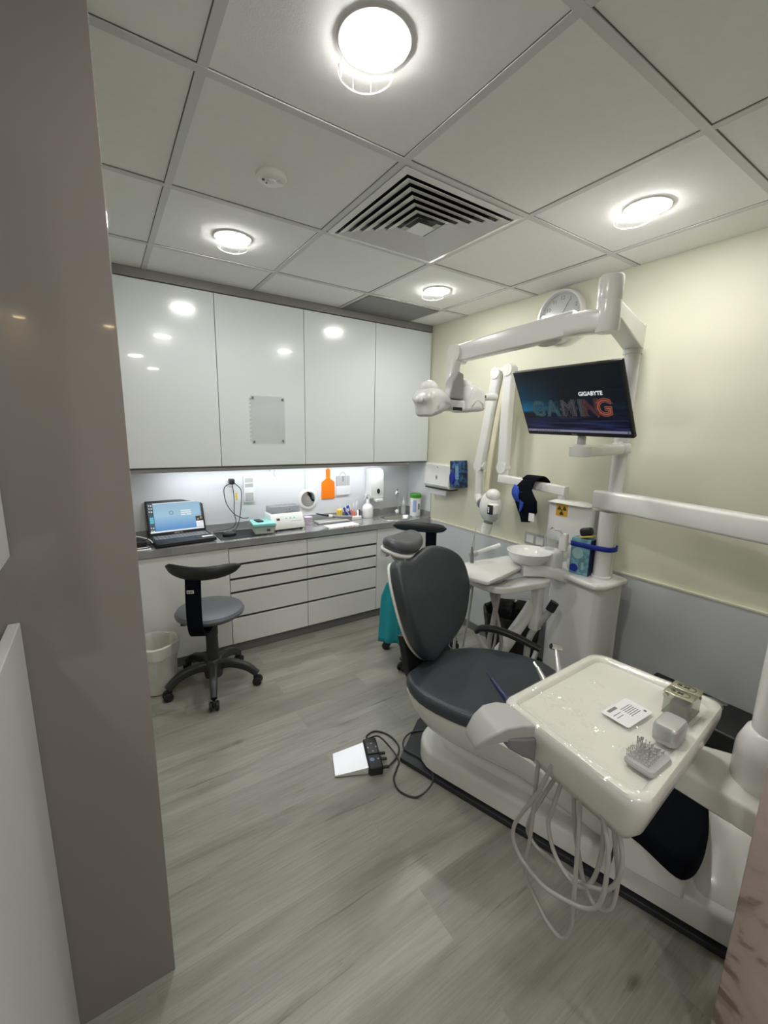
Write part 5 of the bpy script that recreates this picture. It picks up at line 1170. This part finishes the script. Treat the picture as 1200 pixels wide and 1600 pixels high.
MB().text('dc', 0.012, XF((2.084, 1.925, 0.90), (0.3, -1, 0), (0, 0, 1)), 0.0003).build('lettering', 'ink', t, smooth=False)

# thyroid collar hanging over the arm
t = thing('thyroid_collar', 'black and blue lead collar draped over the x-ray arm', 'protective collar', (2.2, 1.70, 1.2))
def collar(u, v):
    # u: across (0 left ..1 right seen from room) ; v: 0 top over arm .. 1 bottom
    w0 = 1.69+0.03*math.sin(v*3); wid = [0.05, 0.075, 0.10, 0.085, 0.04][min(4, int(v*4.999))]
    vv = v*4; i = min(3, int(vv)); f = vv-i; W_ = [0.05, 0.075, 0.088, 0.075, 0.035, 0.035]
    wid = W_[i]*(1-f)+W_[i+1]*f
    C_ = [1.665, 1.70, 1.665, 1.655, 1.665, 1.66]; c_ = C_[i]*(1-f)+C_[i+1]*f
    z = 1.243-0.265*v+0.0
    x = 2.172+0.0-0.02*math.sin(PI*min(1, v*1.2))-0.01*math.sin(PI*u)
    return (x, c_+(0.5-u)*2*wid*0.9, z+0.012*(u-0.5))
MB().grid(12, 16, collar).build('front_bib', 'blackcloth', t, solid=0.010)
MB().grid(8, 6, lambda u, v: (2.172+0.085*v, 1.665+(0.5-u)*0.11-0.03*v, 1.242+0.028*math.sin(PI*v)-0.012*v)).build('top_fold', 'blackcloth', t, solid=0.008)
MB().grid(4, 8, lambda u, v: (2.150-0.016*math.sin(PI*v), 1.758-0.012*v+0.01*math.sin(v*3)-u*0.052, 1.205-0.10*v-0.02*u)).build('blue_panel', 'bluec', t, solid=0.004)
MB().grid(3, 8, lambda u, v: (2.141, 1.700-u*0.03*(math.sin(PI*(0.15+0.8*v))), 1.165-0.13*v)).build('blue_panel', 'bluec', t, solid=0.004)
MB().box(2.139, 2.142, 1.585, 1.625, 0.995, 1.045, None).build('care_tag', 'paper', t, smooth=False)

# ------------------------------------------------------------------ assistant side: arm, tray, bowl, cup filler
t = thing('spittoon', 'white oval spittoon bowl on the side of the dental unit', 'spittoon', (1.92, 1.40, 0.85))
bcx, bcy = 1.90, 1.42
def el(rx, ry, z, n=40, ox=0, oy=0): return [(bcx+ox+rx*math.cos(2*PI*i/n), bcy+oy+ry*math.sin(2*PI*i/n), z) for i in range(n)]
MB().loft([el(0.115, 0.115, 0.888), el(0.118, 0.118, 0.893), el(0.113, 0.113, 0.895), el(0.104, 0.104, 0.880), el(0.08, 0.08, 0.858), el(0.03, 0.03, 0.845)], False, True).loft([el(0.115, 0.115, 0.888), el(0.110, 0.110, 0.868), el(0.09, 0.09, 0.838), el(0.055, 0.055, 0.82)], False, True).build('bowl', 'plastic', t, angle=60)
MB().lathe([(0.016, 0), (0.016, 0.004), (0.008, 0.006)], c=(bcx, bcy, 0.846)).build('drain', 'chrome', t)
MB().rbox(1.955, 2.055, 1.305, 1.42, 0.785, 0.905, 0.02).sweep([(1.86, 1.44, 0.795), (1.97, 1.37, 0.790), (2.09, 1.30, 0.75)], 0.12, 0.065, r=0.25).build('pedestal', 'plastic', t, angle=40)
MB().rbox(2.02, 2.045, 1.285, 1.33, 0.90, 1.0, 0.006).sweep([(2.032, 1.31, 0.99), (2.015, 1.325, 1.012), (1.985, 1.34, 1.018)], 0.02, 0.012, r=0.4).build('cup_filler', 'plastic', t)
MB().tube([(1.99, 1.338, 1.02), (1.975, 1.345, 1.028), (1.968, 1.35, 1.02)], 0.004, n=8).build('spout', 'chrome', t)
o = MB().lathe([(0.026, 0.0), (0.034, 0.075), (0.033, 0.075), (0.025, 0.002)], c=(1.985, 1.355, 0.9065), n=32).build('clear_cup', 'glass', origin=(1.985, 1.355, 0.9065)); tag(o, 'clear plastic cup standing beside the spittoon bowl', 'cup')
# assistant tray on its arm
t = thing('assistant_holder', 'white curved holder arm and tray with suction hoses beside backrest', 'dental holder', (1.95, 1.38, 0.55))
ap = smooth_poly([(1.60, 1.60), (1.585, 1.48), (1.61, 1.375), (1.68, 1.335), (1.80, 1.315), (1.92, 1.30), (1.955, 1.32), (1.955, 1.38), (1.90, 1.40), (1.78, 1.41), (1.70, 1.44), (1.67, 1.52), (1.66, 1.61)], 4)
MB().pad(ap, 0.715, 0.752, 0.008).build('support_frame', 'plastic', t, angle=50)
tr_ = round_poly([(1.555, 1.385), (1.62, 1.362), (1.94, 1.445), (1.955, 1.60), (1.60, 1.63), (1.54, 1.53)], (0.015, 0.03, 0.02, 0.03, 0.02, 0.03), m=3)
MB().pad(tr_, 0.792, 0.812, 0.005, lambda x, y: -0.03*max(0, (1.62-x)/0.07)**2).build('tray_top', 'plastic', t, angle=50)
MB().pad([((x-1.74)*0.90+1.74, (y-1.5)*0.86+1.5) for x, y in tr_], 0.768, 0.792, 0.004, lambda x, y: -0.02*max(0, (1.62-x)/0.07)**2).build('tray_underside', 'greyp', t, angle=50)
MB().rbox(1.64, 1.72, 1.42, 1.48, 0.75, 0.768, 0.004).build('hose_holder', 'black', t)
MB().rbox(1.90, 1.955, 1.335, 1.39, 0.45, 0.72, 0.010).build('post', 'plastic', t)
MB().tube([(1.93, 1.385, 0.60), (1.90, 1.40, 0.53), (1.85, 1.43, 0.43), (1.78, 1.47, 0.30), (1.60, 1.50, 0.19)], 0.036, n=20, rads=[0.033, 0.035, 0.036, 0.036, 0.036]).build('link_tube', 'plastic', t)
MB().tube([(1.97, 1.295, 0.60), (1.955, 1.31, 0.55), (1.93, 1.345, 0.48), (1.90, 1.37, 0.40), (1.895, 1.375, 0.28), (1.88, 1.385, 0.2)], 0.018, n=16).build('side_pipe', 'greyp', t)
MB().cyl((1.962, 1.302, 0.575), (1.978, 1.287, 0.625), 0.024).build('pipe_cap', 'black', t)
for pts, r in [([(1.655, 1.59, 0.80), (1.655, 1.60, 0.70), (1.64, 1.62, 0.58), (1.60, 1.63, 0.45), (1.575, 1.62, 0.33), (1.58, 1.60, 0.24)], 0.009),
               ([(1.66, 1.58, 0.80), (1.66, 1.59, 0.66), (1.655, 1.60, 0.50), (1.64, 1.61, 0.36), (1.63, 1.61, 0.25)], 0.006),
               ([(1.70, 1.44, 0.76), (1.72, 1.46, 0.64), (1.71, 1.47, 0.50), (1.70, 1.48, 0.36), (1.72, 1.47, 0.22)], 0.014),
               ([(1.69, 1.45, 0.76), (1.70, 1.47, 0.64), (1.74, 1.46, 0.50), (1.765, 1.45, 0.38), (1.74, 1.45, 0.22)], 0.010),
               ([(1.66, 1.47, 0.76), (1.69, 1.48, 0.66), (1.73, 1.48, 0.55), (1.75, 1.48, 0.38), (1.71, 1.49, 0.22)], 0.007)]:
    MB().tube(pts, r, n=12).build('suction_hose', 'hose', t)
o = thing('suction_tip', 'white suction handpiece lying behind the assistant tray', 'dental tool', (1.76, 1.62, 0.85))
MB().tube([(1.74, 1.65, 0.845), (1.80, 1.63, 0.862), (1.87, 1.60, 0.885)], 0.012, n=14).build('handle', 'plastic', o)
MB().tube([(1.70, 1.66, 0.83), (1.74, 1.65, 0.845)], 0.017, n=14, sub=1).build('grip', 'greyp', o)
o = thing('syringe_handpiece', 'thin grey upright syringe at the left end of assistant tray', 'dental tool', (1.66, 1.60, 0.82))
MB().tube([(1.655, 1.60, 0.80), (1.66, 1.61, 0.87), (1.662, 1.615, 0.90)], 0.008, n=12, rads=[0.011, 0.008, 0.004]).build('body', 'greyd', o)
MB().tube([(1.662, 1.615, 0.90), (1.685, 1.625, 0.96), (1.70, 1.63, 1.0)], 0.0022, n=8).build('nozzle', 'steel', o)

# ------------------------------------------------------------------ glove box strapped to the pole
F = T(2.100, 1.232, 0.786) @ rotz(math.radians(-84))
t = thing('tissue_glove_box', 'upright teal and blue glove box standing against the pole', 'box', (2.100, 1.232, 0.786), math.radians(-84))
MB(F).rbox(-0.05, 0.05, -0.033, 0.033, 0, 0.195, 0.002).build('carton', 'glovebox', t)
MB(F).box(-0.0495, 0.0495, -0.0337, -0.0331, 0.0, 0.195).build('side_print', 'navy', t, smooth=False) if False else None
MB(F).box(0.0501, 0.0507, -0.032, 0.032, 0.002, 0.193).build('side_panel', 'navy', t, smooth=False)
MB(F).box(-0.0507, -0.0501, -0.032, 0.032, 0.002, 0.193).build('front_panel', 'glovebox', t, smooth=False)
MB(F).lathe([(0.022, 0), (0.022, 0.001)], c=(-0.026, -0.0335, 0.032), axis=(0, -1, 0)).build('logo_disc', 'blue', t)
MB(F).lathe([(0.030, 0), (0.030, 0.0008)], c=(-0.012, -0.0335, 0.115), axis=(0, -1, 0), sy=1.0).box(0.012, 0.026, -0.0345, -0.0335, 0.03, 0.07, None).build('light_print', 'glovelite', t)
MB(F).ellip((-0.062, -0.012, 0.10), 0.02, 0.018, 0.05).ellip((-0.058, -0.01, 0.05), 0.018, 0.02, 0.045).build('glove_cuffs', 'plastic', t)
# blue strap around box and pole
t = thing('blue_strap', 'blue elastic strap around the glove box and pole', 'strap', (2.1, 1.17, 0.93))
pth = [(2.072, 1.286), (2.062, 1.278), (2.067, 1.22), (2.073, 1.175), (2.088, 1.125), (2.105, 1.098), (2.135, 1.091), (2.17, 1.094), (2.203, 1.110), (2.207, 1.145), (2.19, 1.18), (2.15, 1.27), (2.13, 1.288), (2.10, 1.29)]
cP = smooth_poly(pth, 3)
rings_in = [(x, y) for x, y in cP]
mb = MB(); n_ = len(cP)
mb.loft([[(x, y, 0.936-0.05*(x-2.05)) for x, y in cP], [(x, y, 0.962-0.05*(x-2.05)) for x, y in cP]], False, False, closed=True).build('band', 'blue', t, solid=0.002)
t = thing('black_case', 'small black and yellow curved case on the glove box', 'case', (2.09, 1.2, 0.983))
F = T(2.10, 1.215, 0.984) @ rotz(math.radians(-80)) @ Matrix.Rotation(math.radians(-14), 4, 'Y')
MB(F).rbox(-0.032, 0.032, -0.022, 0.022, 0.012, 0.055, 0.014).build('shell', 'black', t)
MB(F).rbox(-0.034, 0.034, -0.024, 0.024, 0.004, 0.013, 0.004).build('yellow_rim', 'yel', t)

# ------------------------------------------------------------------ low black box by the wall
t = thing('storage_chest', 'low black chest against the wall beyond the tray', 'storage box', (2.15, 0.45, 0))
MB().rbox(2.05, 2.30, 0.12, 0.86, 0.002, 0.235, 0.008).build('body', 'stoolblack', t)
MB().rbox(2.035, 2.302, 0.10, 0.88, 0.24, 0.325, 0.01).build('lid', 'black', t)
MB().rbox(2.042, 2.049, 0.13, 0.85, 0.10, 0.15, 0.002).build('grey_band', 'greyd', t)

# ------------------------------------------------------------------ foot control on the floor
ax = Vector((0.231, -0.067, 0)).normalized()
F = XF((0.775, 1.455, 0.0), (0.945, -0.327, 0), (0.327, 0.945, 0))
F = XF((0.745, 1.470, 0.001), (0.93, -0.36, 0), (0.36, 0.93, 0))
t = thing('foot_pedal', 'silver foot pedal with black control block on the floor', 'foot pedal', (0.745, 1.47, 0))
t.matrix_world = F; WM[t.name] = F
MB(F).loft([[(0.0, y, z) for y, z in ((-0.01, 0.002), (0.125, 0.002), (0.125, 0.008), (-0.01, 0.008))], [(0.150, y, z) for y, z in ((-0.02, 0.002), (0.14, 0.002), (0.14, 0.036), (-0.02, 0.036))]]).build('pedal_plate', 'satin', t, bevel=0.002, angle=30)
MB(F).rbox(0.151, 0.215, -0.035, 0.155, 0.0, 0.044, 0.008).build('control_block', 'black', t)
MB(F).rbox(0.156, 0.210, 0.045, 0.12, 0.0445, 0.050, 0.004).build('rocker', 'stoolblack', t)
mb = MB(F)
for x, y in ((0.183, 0.108), (0.183, 0.058), (0.164, 0.083), (0.202, 0.083)): mb.box(x-0.003, x+0.003, y-0.003, y+0.003, 0.0502, 0.0507)
mb.box(0.196, 0.204, 0.012, 0.018, 0.0442, 0.0448).build('marking', 'greyp', t, smooth=False)
MB(F).lathe([(0.011, 0), (0.011, 0.003), (0.008, 0.004)], c=(0.172, 0.012, 0.0435)).build('blue_button', mat('dusty blue', (0.14, 0.22, 0.38), 0.4), t)
mb = MB(F)
for y in (0.075, 0.04, -0.01): mb.cyl((0.214, y, 0.018), (0.245, y, 0.016), 0.007)
mb.build('plug', 'black', t)
cab = [(0.965, 1.374, 0.014), (1.03, 1.405, 0.006), (1.070, 1.435, 0.005), (1.094, 1.479, 0.005), (1.091, 1.556, 0.005), (1.05, 1.614, 0.005), (0.997, 1.609, 0.005), (0.980, 1.570, 0.02), (1.010, 1.522, 0.054), (1.038, 1.441, 0.02), (1.035, 1.386, 0.006), (0.995, 1.350, 0.005), (0.954, 1.310, 0.005), (0.941, 1.245, 0.005), (0.981, 1.185, 0.005), (1.045, 1.174, 0.030), (1.101, 1.220, 0.031), (1.113, 1.32, 0.031), (1.084, 1.409, 0.031), (1.125, 1.466, 0.029), (1.184, 1.484, 0.029), (1.256, 1.46, 0.029), (1.29, 1.43, 0.08)]
MB().tube(cab, 0.0042, n=10).build('cable', 'stoolblack', t)
MB

# ------------------------------------------------------------------ left: reception cabinets at the edge of the view
t = thing('low_cabinet', 'white low cabinet with raised side panel at left edge', 'cabinet', (-0.5, 0.6, 0))
MB().box(-0.19, -0.17, 0.05, YP-0.002, 0.0, 1.112).build('side_panel', 'offwhite', t, smooth=False, bevel=0.002)
MB().box(-0.75, -0.192, 0.05, YP-0.002, 0.0, 1.07).build('body', 'offwhite', t, smooth=False)
t = thing('wall_unit', 'white wall unit hanging over the low cabinet at left edge', 'cabinet', (-0.5, 0.6, 1.25))
MB().box(-0.75, -0.17, 0.80, YP-0.002, 1.253, 2.05).build('body', 'offwhite', t, smooth=False, bevel=0.002)

# ------------------------------------------------------------------ light, camera, render look
w = bpy.data.worlds.new('World'); SC.world = w; w.use_nodes = True
bg = w.node_tree.nodes['Background']; bg.inputs['Color'].default_value = (0.9, 0.95, 1.0, 1); bg.inputs['Strength'].default_value = 0.3
cam = bpy.data.cameras.new('Camera'); co = bpy.data.objects.new('Camera', cam); COL.objects.link(co)
f_px = 663.4
cam.sensor_fit = 'HORIZONTAL'; cam.sensor_width = 36.0; cam.lens = 36.0*f_px/1200.0
cam.clip_start = 0.02; cam.clip_end = 50
yaw, pitch, roll = 0.58705943, 0.18907302, 0.02164335
cy_, sy_, cp_, sp_ = math.cos(yaw), math.sin(yaw), math.cos(pitch), math.sin(pitch)
fw = Vector((sy_*cp_, cy_*cp_, -sp_)); rt = Vector((cy_, -sy_, 0)); up = rt.cross(fw)
r2 = rt*math.cos(roll)+up*math.sin(roll); u2 = -rt*math.sin(roll)+up*math.cos(roll)
mm = Matrix((r2, u2, -fw)).transposed().to_4x4(); mm.translation = Vector((0, 0, 1.5166))
co.matrix_world = mm
SC.camera = co
vs = SC.view_settings
vs.view_transform = 'Standard'; vs.look = 'None'; vs.gamma = 1.0; vs.exposure = 0.14; vs.use_curve_mapping = False
